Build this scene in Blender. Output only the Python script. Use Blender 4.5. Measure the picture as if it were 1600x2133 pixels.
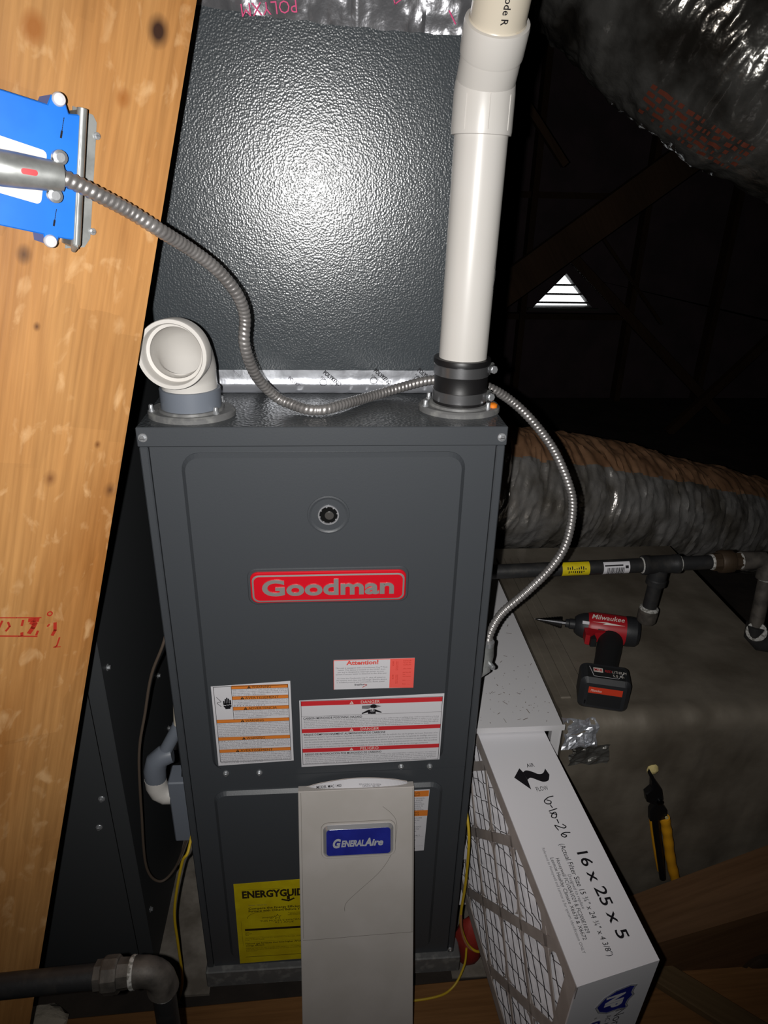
import bpy, math, random
from mathutils import Vector as V, Matrix, noise as MN
random.seed(7)
for o in list(bpy.data.objects): bpy.data.objects.remove(o)
SC = bpy.context.scene; C = SC.collection
# ------------------------------------------------------------------ camera
EYE = V((.2227, -.8050, 1.2718))
cr, cu, cf = V((.99662,-.07879,.02341)), V((.01214,.42281,.90613)), V((.08129,.90279,-.42234))
cd = bpy.data.cameras.new('camera'); cam = bpy.data.objects.new('camera', cd); C.objects.link(cam)
cam.matrix_world = Matrix(((cr.x,cu.x,-cf.x,EYE.x),(cr.y,cu.y,-cf.y,EYE.y),(cr.z,cu.z,-cf.z,EYE.z),(0,0,0,1)))
cd.sensor_fit = 'HORIZONTAL'; cd.sensor_width = 36; cd.lens = 36*1452.5/1600; cd.clip_start = .02
SC.camera = cam
# ------------------------------------------------------------------ world (overcast daylight seen through the gable vent)
w = bpy.data.worlds.new('world'); SC.world = w; w.use_nodes = True
w.node_tree.nodes['Background'].inputs[0].default_value = (.95,.98,1,1)
w.node_tree.nodes['Background'].inputs[1].default_value = 2.0
# ------------------------------------------------------------------ the phone's flash beside the lens: the only lamp
ld = bpy.data.lights.new('flash', 'SPOT'); ld.energy = 38; ld.spot_size = math.radians(118); ld.spot_blend = 1; ld.shadow_soft_size = .0035
ld.color = (1,.985,.96)
fl = bpy.data.objects.new('flash', ld); C.objects.link(fl)
fl.location = EYE - cr*.027 - cf*.004
fl.rotation_euler = (cf + cu*.17).normalized().to_track_quat('-Z','Y').to_euler()
SC.view_settings.view_transform = 'Standard'; SC.view_settings.look = 'None'
SC.view_settings.exposure = 0; SC.view_settings.gamma = 1; SC.view_settings.use_curve_mapping = False
# ------------------------------------------------------------------ helpers
def lin(c):
    return tuple(((x/255)/12.92 if x/255 <= .04045 else ((x/255+.055)/1.055)**2.4) for x in c)
MATS = {}
def mat(name, rgb, rough=.5, metal=0., bump=None, var=None, spec=.5, coat=0., lo=None):
    """rgb 0-255; bump=(scale,strength,dist,kind); var=(scale,rgb2,lo,hi) second colour by noise"""
    m = bpy.data.materials.new(name); m.use_nodes = True; nt = m.node_tree; b = nt.nodes['Principled BSDF']
    b.inputs['Base Color'].default_value = (*lin(rgb),1); b.inputs['Roughness'].default_value = rough
    b.inputs['Metallic'].default_value = metal; b.inputs['Specular IOR Level'].default_value = spec
    b.inputs['Coat Weight'].default_value = coat
    tc = nt.nodes.new('ShaderNodeTexCoord')
    if var:
        n = nt.nodes.new('ShaderNodeTexNoise'); n.inputs['Scale'].default_value = var[0]; n.inputs['Detail'].default_value = 5
        nt.links.new(tc.outputs['Object'], n.inputs['Vector'])
        r = nt.nodes.new('ShaderNodeValToRGB'); r.color_ramp.elements[0].position = var[2]; r.color_ramp.elements[1].position = var[3]
        r.color_ramp.elements[0].color = (*lin(rgb),1); r.color_ramp.elements[1].color = (*lin(var[1]),1)
        nt.links.new(n.outputs['Fac'], r.inputs['Fac']); nt.links.new(r.outputs['Color'], b.inputs['Base Color'])
    if bump:
        sc, st, di = bump[:3]; kind = bump[3] if len(bump) > 3 else 'noise'
        if kind == 'noise':
            n = nt.nodes.new('ShaderNodeTexNoise'); n.inputs['Scale'].default_value = sc; n.inputs['Detail'].default_value = 3; out = n.outputs['Fac']
        else:
            n = nt.nodes.new('ShaderNodeTexVoronoi'); n.inputs['Scale'].default_value = sc; n.feature = 'SMOOTH_F1'; n.inputs['Smoothness'].default_value = .6; out = n.outputs['Distance']
        nt.links.new(tc.outputs['Object'], n.inputs['Vector'])
        bp = nt.nodes.new('ShaderNodeBump'); bp.inputs['Strength'].default_value = st; bp.inputs['Distance'].default_value = di
        nt.links.new(out, bp.inputs['Height']); nt.links.new(bp.outputs['Normal'], b.inputs['Normal'])
    MATS[name] = m; return m
def wood(name, c1, c2, ex, ey, ez=None, org=(0,0,0), grain=60, spots=None, knots=(), rough=.55, bumps=.15, lap=True, spec=.35):
    """wood with the grain along ex, ey across; knots: (along,across,radius,dark)"""
    m = bpy.data.materials.new(name); m.use_nodes = True; nt = m.node_tree; L = nt.links.new; N = nt.nodes.new
    b = nt.nodes['Principled BSDF']; b.inputs['Roughness'].default_value = rough; b.inputs['Specular IOR Level'].default_value = spec
    g = N('ShaderNodeNewGeometry'); sub = N('ShaderNodeVectorMath'); sub.operation = 'SUBTRACT'; sub.inputs[1].default_value = org
    L(g.outputs['Position'], sub.inputs[0])
    def dot(v):
        d = N('ShaderNodeVectorMath'); d.operation = 'DOT_PRODUCT'; d.inputs[1].default_value = v; L(sub.outputs[0], d.inputs[0]); return d.outputs['Value']
    ex = V(ex).normalized(); ey = V(ey).normalized(); ez = ex.cross(ey)
    u, v, q = dot(ex), dot(ey), dot(ez)
    cb = N('ShaderNodeCombineXYZ'); L(u, cb.inputs[0]); L(v, cb.inputs[1]); L(q, cb.inputs[2])
    def nz(sx, sy, detail=4, dist=0.):
        mp = N('ShaderNodeMapping'); mp.inputs['Scale'].default_value = (sx, sy, sy); L(cb.outputs[0], mp.inputs[0])
        t = N('ShaderNodeTexNoise'); t.inputs['Scale'].default_value = 1; t.inputs['Detail'].default_value = detail; t.inputs['Distortion'].default_value = dist; L(mp.outputs[0], t.inputs['Vector']); return t.outputs['Fac']
    def ramp(f, p0, p1, c0, c1):
        r = N('ShaderNodeValToRGB'); e = r.color_ramp.elements; e[0].position = p0; e[1].position = p1; e[0].color = (*c0,1); e[1].color = (*c1,1); L(f, r.inputs[0]); return r.outputs[0]
    def mix(f, a, c, mode='MIX'):
        x = N('ShaderNodeMix'); x.data_type = 'RGBA'; x.blend_type = mode
        if isinstance(f, float): x.inputs[0].default_value = f
        else: L(f, x.inputs[0])
        L(a, x.inputs[6])
        if isinstance(c, tuple): x.inputs[7].default_value = (*c,1)
        else: L(c, x.inputs[7])
        return x.outputs[2]
    col = ramp(nz(grain*.06, grain*.22, 5, .6), .3, .7, lin(c1), lin(c2))
    gr = nz(grain*.2, grain*5, 4)
    col = mix(.5, col, ramp(gr, .25, .75, (.55,.5,.45), (1.25,1.25,1.25)), 'MULTIPLY')
    if lap:
        mp = N('ShaderNodeMapping'); mp.inputs['Scale'].default_value = (5, 14, 1); L(cb.outputs[0], mp.inputs[0])
        vo = N('ShaderNodeTexVoronoi'); vo.inputs['Scale'].default_value = 1; vo.distance = 'CHEBYCHEV'; L(mp.outputs[0], vo.inputs['Vector'])
        sp = N('ShaderNodeSeparateColor'); L(vo.outputs['Color'], sp.inputs[0])
        col = mix(1., col, ramp(sp.outputs[0], 0, 1, (.92,.91,.89), (1.06,1.05,1.04)), 'MULTIPLY')
    if spots:
        col = mix(ramp(nz(30, 48, 4, .5), .58, .76, (0,0,0), (.8,.8,.8)), col, lin(spots))
    for (a, c, r, dark) in knots:
        s1 = N('ShaderNodeVectorMath'); s1.operation = 'DISTANCE'; s1.inputs[1].default_value = (a/1.35, c, 0)
        mp = N('ShaderNodeMapping'); mp.inputs['Scale'].default_value = (1/1.35,1,0); L(cb.outputs[0], mp.inputs[0]); L(mp.outputs[0], s1.inputs[0])
        col = mix(ramp(s1.outputs['Value'], r*.55, r*1.25, (1,1,1), (0,0,0)), col, lin(dark))
    L(col, b.inputs['Base Color'])
    bp = N('ShaderNodeBump'); bp.inputs['Strength'].default_value = bumps; bp.inputs['Distance'].default_value = .001; L(gr, bp.inputs['Height']); L(bp.outputs[0], b.inputs['Normal'])
    MATS[name] = m; return m
def frame_of(p, d, hint=None):
    d = V(d).normalized(); h = V(hint) if hint else (V((0,0,1)) if abs(d.z) < .9 else V((1,0,0)))
    a = h.cross(d).normalized(); b = d.cross(a); return a, b, d
class MB:
    def __init__(s): s.v = []; s.f = []; s.mi = []; s.names = []; s.T = None; s.sm = []
    def idx(s, m):
        if m not in s.names: s.names.append(m)
        return s.names.index(m)
    def add(s, vs, fs, m, smooth=False):
        o = len(s.v); k = s.idx(m)
        for p in vs:
            p = V(p); s.v.append(s.T @ p if s.T else p)
        for f in fs: s.f.append([i+o for i in f]); s.mi.append(k); s.sm.append(smooth)
        return s
    def box(s, a, b, m, ch=0.):
        (x0,y0,z0),(x1,y1,z1) = a, b
        if ch <= 0:
            vs = [(x,y,z) for z in (z0,z1) for y in (y0,y1) for x in (x0,x1)]
            return s.add(vs, [(0,2,3,1),(4,5,7,6),(0,1,5,4),(2,6,7,3),(0,4,6,2),(1,3,7,5)], m)
        c = ch; vs = []
        def P(ix, iy, iz, ax):
            x = (x0,x1)[ix]; y = (y0,y1)[iy]; z = (z0,z1)[iz]; sx = (1,-1)[ix]*c; sy = (1,-1)[iy]*c; sz = (1,-1)[iz]*c
            return {0:(x,y+sy,z+sz),1:(x+sx,y,z+sz),2:(x+sx,y+sy,z)}[ax]
        ID = {}
        for ix in (0,1):
            for iy in (0,1):
                for iz in (0,1):
                    for ax in (0,1,2): ID[ix,iy,iz,ax] = len(vs); vs.append(P(ix,iy,iz,ax))
        fs = []
        sq = [(0,0),(1,0),(1,1),(0,1)]
        for k in (0,1):
            q = [ID[k,a_,b_,0] for a_,b_ in sq]; fs.append(q if k else q[::-1])
            q = [ID[a_,k,b_,1] for a_,b_ in sq]; fs.append(q[::-1] if k else q)
            q = [ID[a_,b_,k,2] for a_,b_ in sq]; fs.append(q if k else q[::-1])
        for a_ in (0,1):
            for b_ in (0,1):
                fs += [[ID[a_,b_,0,0],ID[a_,b_,1,0],ID[a_,b_,1,1],ID[a_,b_,0,1]], [ID[a_,0,b_,0],ID[a_,1,b_,0],ID[a_,1,b_,2],ID[a_,0,b_,2]], [ID[0,a_,b_,1],ID[1,a_,b_,1],ID[1,a_,b_,2],ID[0,a_,b_,2]]]
        for ix in (0,1):
            for iy in (0,1):
                for iz in (0,1): fs.append([ID[ix,iy,iz,0],ID[ix,iy,iz,1],ID[ix,iy,iz,2]])
        s.add(vs, fs, m); s.fix = True; return s
    def prism(s, poly, h0, h1, m, O=(0,0,0), ex=(1,0,0), ey=(0,1,0), ch=0., smooth=False, side=None):
        """2D polygon extruded along ex x ey from h0 to h1, optional chamfer on the h1 side"""
        O, ex, ey = V(O), V(ex), V(ey); n = ex.cross(ey); k = len(poly)
        W = lambda p, h: O + ex*p[0] + ey*p[1] + n*h
        rings = [(poly, h0), (poly, h1-ch)] if ch else [(poly, h0), (poly, h1)]
        if ch: rings.append((inset(poly, ch), h1))
        vs = [W(p,h) for r, h in rings for p in r]; fs = []
        for j in range(len(rings)-1):
            fs += [(j*k+i, j*k+(i+1)%k, (j+1)*k+(i+1)%k, (j+1)*k+i) for i in range(k)]
        s.add(vs, fs, side or m, smooth)
        s.add([W(p,h1) for p in rings[-1][0]], [list(range(k))], m); s.add([W(p,h0) for p in poly], [list(range(k))[::-1]], m); return s
    def tube(s, pts, r, m, n=14, caps=True, smooth=True, hint=None):
        pts = [V(p) for p in pts]; k = len(pts); R = r if isinstance(r, (list,tuple)) else [r]*k
        t = [(pts[min(i+1,k-1)]-pts[max(i-1,0)]).normalized() for i in range(k)]
        a, b, _ = frame_of(pts[0], t[0], hint); vs = []
        for i in range(k):
            a = (a - t[i]*a.dot(t[i])).normalized(); b = t[i].cross(a)
            for j in range(n):
                q = 2*math.pi*j/n; rr = R[i](q) if callable(R[i]) else R[i]
                vs.append(pts[i] + (a*math.cos(q)+b*math.sin(q))*rr)
        fs = [(i*n+j, i*n+(j+1)%n, (i+1)*n+(j+1)%n, (i+1)*n+j) for i in range(k-1) for j in range(n)]
        s.add(vs, fs, m, smooth)
        if caps: s.add([vs[j] for j in range(n)], [list(range(n))[::-1]], m); s.add(vs[-n:], [list(range(n))], m)
        return s
    def cyl(s, p0, p1, r, m, n=20, r1=None): return s.tube([p0, p1], [r, r if r1 is None else r1], m, n)
    def lathe(s, p, d, prof, m, n=24, smooth=True, hint=None, caps=True):
        """prof: (radius, height) along axis d from p"""
        a, b, d = frame_of(p, d, hint); p = V(p)
        vs = [p + d*h + (a*math.cos(2*math.pi*j/n)+b*math.sin(2*math.pi*j/n))*r for r, h in prof for j in range(n)]
        fs = [(i*n+j, i*n+(j+1)%n, (i+1)*n+(j+1)%n, (i+1)*n+j) for i in range(len(prof)-1) for j in range(n)]
        s.add(vs, fs, m, smooth)
        for e, rev in ((0,True),(len(prof)-1,False)) if caps else ():
            if prof[e][0] > 1e-5:
                f = list(range(n)); s.add([vs[e*n+j] for j in range(n)], [f[::-1] if rev else f], m)
        return s
    def build(s, name, parent=None, ang=35):
        me = bpy.data.meshes.new(name); off = woff(parent)
        me.from_pydata([p-off for p in s.v], [], s.f)
        for m in s.names: me.materials.append(MATS[m])
        me.polygons.foreach_set('material_index', s.mi); me.polygons.foreach_set('use_smooth', s.sm)
        me.update()
        if getattr(s, 'fix', 0):
            import bmesh
            bm = bmesh.new(); bm.from_mesh(me); bmesh.ops.recalc_face_normals(bm, faces=bm.faces); bm.to_mesh(me); bm.free()
        if any(s.sm): me.set_sharp_from_angle(angle=math.radians(ang))
        o = bpy.data.objects.new(name, me); C.objects.link(o)
        if parent: o.parent = parent
        return o
def woff(o):
    r = V((0,0,0))
    while o: r = r + o.location; o = o.parent
    return r
def inset(poly, d):
    k = len(poly); out = []; A = sum(poly[i][0]*poly[(i+1)%k][1]-poly[(i+1)%k][0]*poly[i][1] for i in range(k)); sg = 1 if A > 0 else -1
    for i in range(k):
        p, a, b = V(poly[i]), V(poly[i-1]), V(poly[(i+1)%k]); u = (p-a).normalized(); v = (b-p).normalized()
        n1 = V((-u.y,u.x))*sg; n2 = V((-v.y,v.x))*sg; bis = (n1+n2); L = max(bis.length, .3); bis = bis/L
        out.append(tuple(p + bis*(d/max(bis.dot(n1),.4))))
    return out
def rrect(x0, y0, x1, y1, r, n=5):
    P = []
    for cx, cy, a in ((x1-r,y0+r,-90),(x1-r,y1-r,0),(x0+r,y1-r,90),(x0+r,y0+r,180)):
        for i in range(n+1): t = math.radians(a+90*i/n); P.append((cx+r*math.cos(t), cy+r*math.sin(t)))
    return P
def circ(x, y, r, n=20, ry=None): return [(x+r*math.cos(2*math.pi*i/n), y+(ry or r)*math.sin(2*math.pi*i/n)) for i in range(n)]
TX = {}
def glyphs(s, bold=0, shear=0, extrude=0, res=2):
    key = (s, bold, shear, extrude, res)
    if key not in TX:
        c = bpy.data.curves.new('t', 'FONT'); c.body = s; c.offset = bold; c.shear = shear; c.extrude = extrude; c.resolution_u = res; c.fill_mode = 'BOTH' if extrude else 'FRONT'
        o = bpy.data.objects.new('t', c); me = bpy.data.meshes.new_from_object(o)
        TX[key] = ([tuple(v.co) for v in me.vertices], [list(p.vertices) for p in me.polygons])
        bpy.data.objects.remove(o); bpy.data.curves.remove(c); bpy.data.meshes.remove(me)
    return TX[key]
class Flat:
    """prints on a plane: origin O, across ex, up ey"""
    def __init__(s, mb, O, ex, ey, dz=.0004): s.mb = mb; s.O, s.ex, s.ey = V(O), V(ex).normalized(), V(ey).normalized(); s.n = s.ex.cross(s.ey).normalized(); s.dz = dz
    def P(s, x, y, z=0): return s.O + s.ex*x + s.ey*y + s.n*(z*s.dz)
    def poly(s, pts, m, z=1): s.mb.add([s.P(x,y,z) for x,y in pts], [list(range(len(pts)))], m)
    def rect(s, x0, y0, x1, y1, m, z=1): s.poly([(x0,y0),(x1,y0),(x1,y1),(x0,y1)], m, z)
    def sheet(s, poly, m, t=2): s.mb.prism(poly, 0, t*s.dz, m, s.O, s.ex, s.ey)
    def frame(s, x0, y0, x1, y1, w, m, z=1):
        s.rect(x0,y0,x1,y0+w,m,z); s.rect(x0,y1-w,x1,y1,m,z); s.rect(x0,y0+w,x0+w,y1-w,m,z); s.rect(x1-w,y0+w,x1,y1-w,m,z)
    def line(s, pts, w, m, z=1):
        for a, b in zip(pts, pts[1:]):
            a, b = V(a), V(b); d = (b-a)
            if d.length < 1e-7: continue
            d.normalize(); q = V((-d.y,d.x))*w/2; e = d*w*.3
            s.poly([tuple(a-e-q),tuple(b+e-q),tuple(b+e+q),tuple(a-e+q)], m, z)
    def ring(s, x, y, r, w, m, z=1, n=20, ry=None):
        o, i = circ(x,y,r,n,ry), circ(x,y,r-w,n,(ry-w) if ry else None)
        s.mb.add([s.P(*p,z) for p in o+i], [(k,(k+1)%n,n+(k+1)%n,n+k) for k in range(n)], m)
    def text(s, t, x, y, h, m, z=2, w=None, rot=0, bold=0, shear=0, al='L', raised=0, res=2):
        vs, fs = glyphs(t, bold, shear, .5 if raised else 0, res)
        if not vs: return
        x0 = min(v[0] for v in vs); x1 = max(v[0] for v in vs)
        k = h/.7; kx = w/(x1-x0) if w else k; W = (x1-x0)*kx
        ax = {'L':0,'C':-W/2,'R':-W}[al]; c, sn = math.cos(math.radians(rot)), math.sin(math.radians(rot)); out = []
        for a in vs:
            px = (a[0]-x0)*kx+ax; py = a[1]*k
            out.append(s.P(x+px*c-py*sn, y+px*sn+py*c, z+((a[2]+.5)*raised/s.dz if raised else 0)))
        s.mb.add(out, fs, m)
def thing(name, label, cat, loc=(0,0,0), group=None):
    o = bpy.data.objects.new(name, None); o.empty_display_size = .05; C.objects.link(o); o.location = loc; o['label'] = label; o['category'] = cat
    if group: o['group'] = group
    return o
def tag(o, label, cat, group=None):
    o['label'] = label; o['category'] = cat
    if group: o['group'] = group
    return o
def struct(o): o['kind'] = 'structure'; return o
def catmull(P, n=10):
    P = [V(p) for p in P]; P = [P[0]*2-P[1]] + P + [P[-1]*2-P[-2]]; out = []
    for i in range(1, len(P)-2):
        for k in range(n):
            t = k/n; a, b, c, d = P[i-1], P[i], P[i+1], P[i+2]
            out.append(.5*((2*b)+(c-a)*t+(2*a-5*b+4*c-d)*t*t+(3*b-a-3*c+d)*t**3))
    return out + [P[-2]]
def screw(parent, p, n, r=.0045, name='screw', m='zinc', slot=True):
    """hex washer head screw seen from above"""
    mb = MB(); n = V(n).normalized(); p = V(p)
    mb.lathe(p - n*.0005, n, [(r,0),(r,.001),(r*.94,.0014),(r*.6,.0014)], m, 16)
    mb.lathe(p, n, [(r*.62,.0012),(r*.62,.004),(r*.5,.0046)], m, 6, smooth=False)
    if slot:
        a, b, _ = frame_of(p, n); q = p + n*.00475
        mb.add([q+a*r*.45+b*r*.09,q-a*r*.45+b*r*.09,q-a*r*.45-b*r*.09,q+a*r*.45-b*r*.09], [(0,1,2,3)], 'slot_dark')
    return mb.build(name, parent)
# ------------------------------------------------------------------ materials
mat('gray_paint', (66,69,73), .42, bump=(420,.12,.0006), spec=.45)
mat('gray_top', (66,69,72), .30, bump=(260,.55,.0014,'vor'), spec=.6)
mat('gray_leather', (62,67,71), .25, bump=(430,.30,.0009,'vor'), spec=.6)
mat('gray_dull', (62,64,66), .6, bump=(300,.1,.0006), spec=.25)
mat('dark_gap', (14,14,14), .8, spec=.1)
mat('slot_dark', (60,60,62), .5)
mat('zinc', (190,192,195), .34, .7, bump=(300,.15,.0005))
mat('galvanized', (150,152,150), .42, .6, var=(60,(172,174,172),.4,.6))
mat('stainless', (150,150,152), .3, .85, bump=(180,.1,.0004))
mat('armor', (158,154,152), .38, .70, var=(40,(176,172,170),.4,.6))
mat('chrome', (214,214,218), .2, .65)
mat('brushed', (176,172,168), .4, .55, bump=(500,.2,.0004))
mat('pvc_white', (208,204,199), .34, spec=.5, var=(6,(203,199,193),.4,.65))
mat('pvc_cream', (212,202,184), .34, var=(22,(180,150,104),.60,.78))
mat('pvc_gray', (112,118,128), .42, bump=(200,.05,.0005))
mat('flange_gray', (104,104,104), .5, var=(60,(128,128,126),.5,.65))
mat('rubber', (24,23,24), .42, bump=(90,.1,.0008))
mat('foil', (176,178,184), .34, .62, bump=(42,.4,.003))
mat('foil_wrap', (160,160,164), .26, .75, bump=(70,.4,.003))
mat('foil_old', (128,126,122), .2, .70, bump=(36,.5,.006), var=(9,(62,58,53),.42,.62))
mat('foil_dust', (104,90,74), .62, .25, var=(14,(82,68,54),.4,.65), bump=(60,.35,.003))
mat('foil_duct', (204,200,196), .22, .62, bump=(30,.55,.008), var=(9,(150,143,133),.42,.62))
mat('duct_brown', (150,112,82), .75, var=(12,(128,92,64),.4,.65), bump=(30,.3,.003))  # matte brown for the upward faces of the flexible duct
mat('duct_wrap', (124,116,104), .5, .2, var=(9,(98,90,79),.38,.65), bump=(26,.35,.004))
mat('ink', (28,26,30), .6, spec=.2)
mat('ink_soft', (92,90,96), .6, spec=.2)
mat('ink_gray', (118,116,120), .6, spec=.2)
mat('ink_pink', (214,60,120), .5)
mat('ink_red', (172,48,34), .7, spec=.1)
mat('ink_marker', (34,34,38), .4)
mat('label_white', (214,212,216), .5)
mat('label_orange', (222,128,50), .5)
mat('label_red', (206,48,54), .45)
mat('label_coral', (246,98,88), .5)
mat('label_yellow', (216,196,20), .5, var=(30,(204,182,14),.4,.6), bump=(60,.3,.001))
mat('label_blackbrown', (44,34,14), .6)
mat('label_tan', (222,214,205), .5)
mat('badge_red', (206,20,36), .3, spec=.5)
mat('badge_blue', (42,50,150), .22, spec=.5, var=(40,(38,44,138),.4,.6))
mat('silver_print', (208,210,216), .3, .3)
mat('card_white', (226,224,228), .6, bump=(160,.05,.0006))
mat('card_edge', (186,176,170), .75, var=(30,(172,161,155),.4,.6))
mat('card_tan', (150,132,112), .8)
mat('pleat', (214,212,216), .9, var=(40,(192,190,194),.4,.65), spec=.1)
mat('wire_black', (72,68,70), .5, .3)
mat('cabinet_white', (214,212,214), .5, spec=.4)
mat('panel_white', (196,190,185), .42, var=(14,(190,184,178),.4,.6), bump=(240,.05,.0005))
mat('seam', (130,124,118), .7)
mat('dirt', (96,78,64), .9)
mat('box_blue', (20,112,214), .38, var=(25,(26,118,220),.4,.6))
mat('iron', (46,46,47), .5, .3, bump=(160,.25,.001), var=(50,(60,58,56),.5,.7))
mat('iron_old', (92,86,80), .6, .25, bump=(120,.4,.0012), var=(45,(62,58,54),.4,.65))
mat('iron_brown', (66,52,38), .6, .3, bump=(130,.3,.001))
mat('thread_white', (176,174,170), .8, var=(200,(120,118,112),.5,.6))
mat('wire_yellow', (206,172,36), .5)
mat('wire_brown', (84,72,62), .6)
mat('wire_tan', (176,120,84), .6)
mat('red_cloth', (150,44,34), .7, bump=(120,.3,.002))
mat('drill_red', (168,24,34), .42)
mat('drill_black', (34,35,38), .5, bump=(300,.15,.0006))
mat('drill_rubber', (24,25,27), .65)
mat('battery_body', (40,41,44), .5)
mat('battery_orange', (206,62,36), .5)
mat('steel_dark', (72,72,74), .3, 1.)
mat('drill_glass', (150,152,156), .3)
mat('pliers_black', (24,24,26), .4, .3)
mat('grip_orange', (226,160,30), .5, bump=(80,.2,.001))
mat('insul_yellow', (206,188,128), .95, bump=(90,.6,.004))
mat('insul_pale', (176,166,150), .95, bump=(90,.8,.004))
mat('orange_print', (104,50,34), .6)
mat('orange_dot', (236,130,30), .5)
mat('brown_flex', (88,60,50), .8)
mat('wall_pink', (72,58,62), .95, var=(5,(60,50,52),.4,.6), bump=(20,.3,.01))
mat('louver', (60,58,54), .7)
mat('plywood_dust', (150,142,132), .9, var=(24,(112,104,94),.35,.65), bump=(80,.2,.002))
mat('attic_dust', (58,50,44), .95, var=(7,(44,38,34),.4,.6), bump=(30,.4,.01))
mat('glow_eye', (70,68,66), .2)
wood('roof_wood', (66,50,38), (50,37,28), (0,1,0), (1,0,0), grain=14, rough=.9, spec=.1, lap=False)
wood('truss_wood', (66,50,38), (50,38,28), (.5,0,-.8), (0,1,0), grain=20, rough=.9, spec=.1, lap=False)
wood('plank_wood', (142,102,64), (118,82,48), (.9995,.03,0), (-.03,.9995,0), grain=40, rough=.75, spec=.15, lap=False)
wood('joist_wood', (112,84,60), (90,64,42), (.92,0,.40), (0,1,0), grain=26, rough=.8, spec=.15, lap=False, knots=())
wood('board_wood', (112,92,66), (92,74,50), (.77,-.63,0), (.63,.77,0), grain=26, rough=.85, spec=.1, lap=False)
# ------------------------------------------------------------------ setting: attic floor, roof, gable walls with a louvred vent
FZ = -.08
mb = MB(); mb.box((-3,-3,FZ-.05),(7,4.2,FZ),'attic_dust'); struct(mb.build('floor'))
RX, RZ, SL = 1.84, 3.0, .70
def roofz(x): return RZ - SL*abs(x-RX)
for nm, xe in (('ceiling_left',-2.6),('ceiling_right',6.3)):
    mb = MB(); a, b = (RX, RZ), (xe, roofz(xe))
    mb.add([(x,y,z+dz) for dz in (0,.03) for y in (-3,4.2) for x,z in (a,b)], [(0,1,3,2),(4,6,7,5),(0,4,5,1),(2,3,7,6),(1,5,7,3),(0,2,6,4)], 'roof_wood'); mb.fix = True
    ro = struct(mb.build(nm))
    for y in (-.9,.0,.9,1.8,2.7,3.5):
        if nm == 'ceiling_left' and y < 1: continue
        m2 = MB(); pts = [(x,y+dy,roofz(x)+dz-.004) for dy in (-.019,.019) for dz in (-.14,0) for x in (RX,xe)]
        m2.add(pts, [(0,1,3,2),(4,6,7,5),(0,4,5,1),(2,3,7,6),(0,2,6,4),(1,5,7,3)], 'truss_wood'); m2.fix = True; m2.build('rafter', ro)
YV = 4.0
tri = [(1.640,.552),(2.054,.556),(1.844,.775)]
mb = MB()
outl = [(-2.6,FZ),(6.3,FZ),(6.3,roofz(6.3)),(RX,RZ),(-2.6,roofz(-2.6))]
t0, t1, t2 = tri
wp = [[outl[0],outl[1],t1,t0],[outl[1],outl[2],outl[3],t2,t1],[outl[3],outl[4],outl[0],t0,t2]]
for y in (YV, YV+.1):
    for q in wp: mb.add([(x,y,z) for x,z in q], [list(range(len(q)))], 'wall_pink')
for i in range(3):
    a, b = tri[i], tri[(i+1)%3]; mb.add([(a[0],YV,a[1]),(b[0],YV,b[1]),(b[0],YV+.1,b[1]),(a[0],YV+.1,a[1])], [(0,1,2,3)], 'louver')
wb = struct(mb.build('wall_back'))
for x in (.6,1.20,1.55,2.3,2.9,3.5,4.1):
    m2 = MB()
    if 1.6 < x < 2.1: continue
    m2.box((x-.019,YV-.09,FZ),(x+.019,YV-.001,roofz(x)-.05),'truss_wood'); m2.build('stud', wb)
for z in (1.25,.50):
    m2 = MB(); m2.box((1.22,YV-.06,z-.019),(2.28,YV-.001,z+.019),'truss_wood'); m2.build('blocking', wb)
mb = MB()
vw = struct(MB().box((1.60,YV-.03,.535),(2.09,YV-.002,.552),'louver').build('window_1'))
for zz in (.585,.640,.700):
    f = 1-(zz-.552)/(.775-.552); x0, x1 = 1.844-.205*f-.01, 1.844+.21*f+.01
    m2 = MB(); m2.add([(x0,YV+.01,zz+.006),(x1,YV+.01,zz+.006),(x1,YV+.07,zz-.006),(x0,YV+.07,zz-.006),(x0,YV+.01,zz-.004),(x1,YV+.01,zz-.004),(x1,YV+.07,zz-.016),(x0,YV+.07,zz-.016)],
        [(0,1,2,3),(7,6,5,4),(0,4,5,1),(1,5,6,2),(2,6,7,3),(3,7,4,0)], 'louver'); m2.build('slat', vw)
for nm, pts in (('wall_front',[(-3.0,-3.1,FZ),(7,-3.0,3.2)]),('wall_left',[(-2.7,-3,FZ),(-2.6,4.2,1.2)]),('wall_right',[(6.3,-3,FZ),(6.4,4.2,1.2)])):
    struct(MB().box(pts[0],pts[1],'roof_wood').build(nm))
# truss members in the dark
def beam(p0, p1, wd, th, label, m='truss_wood', name='truss_brace'):
    p0, p1 = V(p0), V(p1); d = (p1-p0).normalized(); a = V((0,1,0)); b = d.cross(a).normalized(); mb = MB()
    vs = [p + a*s1*th/2 + b*s2*wd/2 for p in (p0,p1) for s1 in (-1,1) for s2 in (-1,1)]
    mb.add(vs, [(0,1,3,2),(4,6,7,5),(0,4,5,1),(2,3,7,6),(0,2,6,4),(1,5,7,3)], m); mb.fix = True
    return tag(mb.build(name), label, 'brace', 'truss members in the dark attic')
beam((.98,2.5,.80),(2.0,2.5,1.56),.14,.04,'wide dark truss member rising to the right just above the triangular vent')
beam((1.60,3.4,.98),(2.85,3.4,FZ),.055,.04,'thin brown truss strut slanting down to the right beside the triangular vent')
beam((1.93,3.7,1.03),(2.42,3.7,.50),.018,.03,'slim pale truss edge slanting just right of the vent, the farther one')
beam((1.0,2.6,1.72),(1.30,2.6,1.38),.03,.04,'short brown rafter tail beside the white vent pipe fitting')
beam((2.9,3.2,.55),(2.35,3.2,FZ),.05,.04,'dim truss strut leaning left in the far right background')
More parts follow.
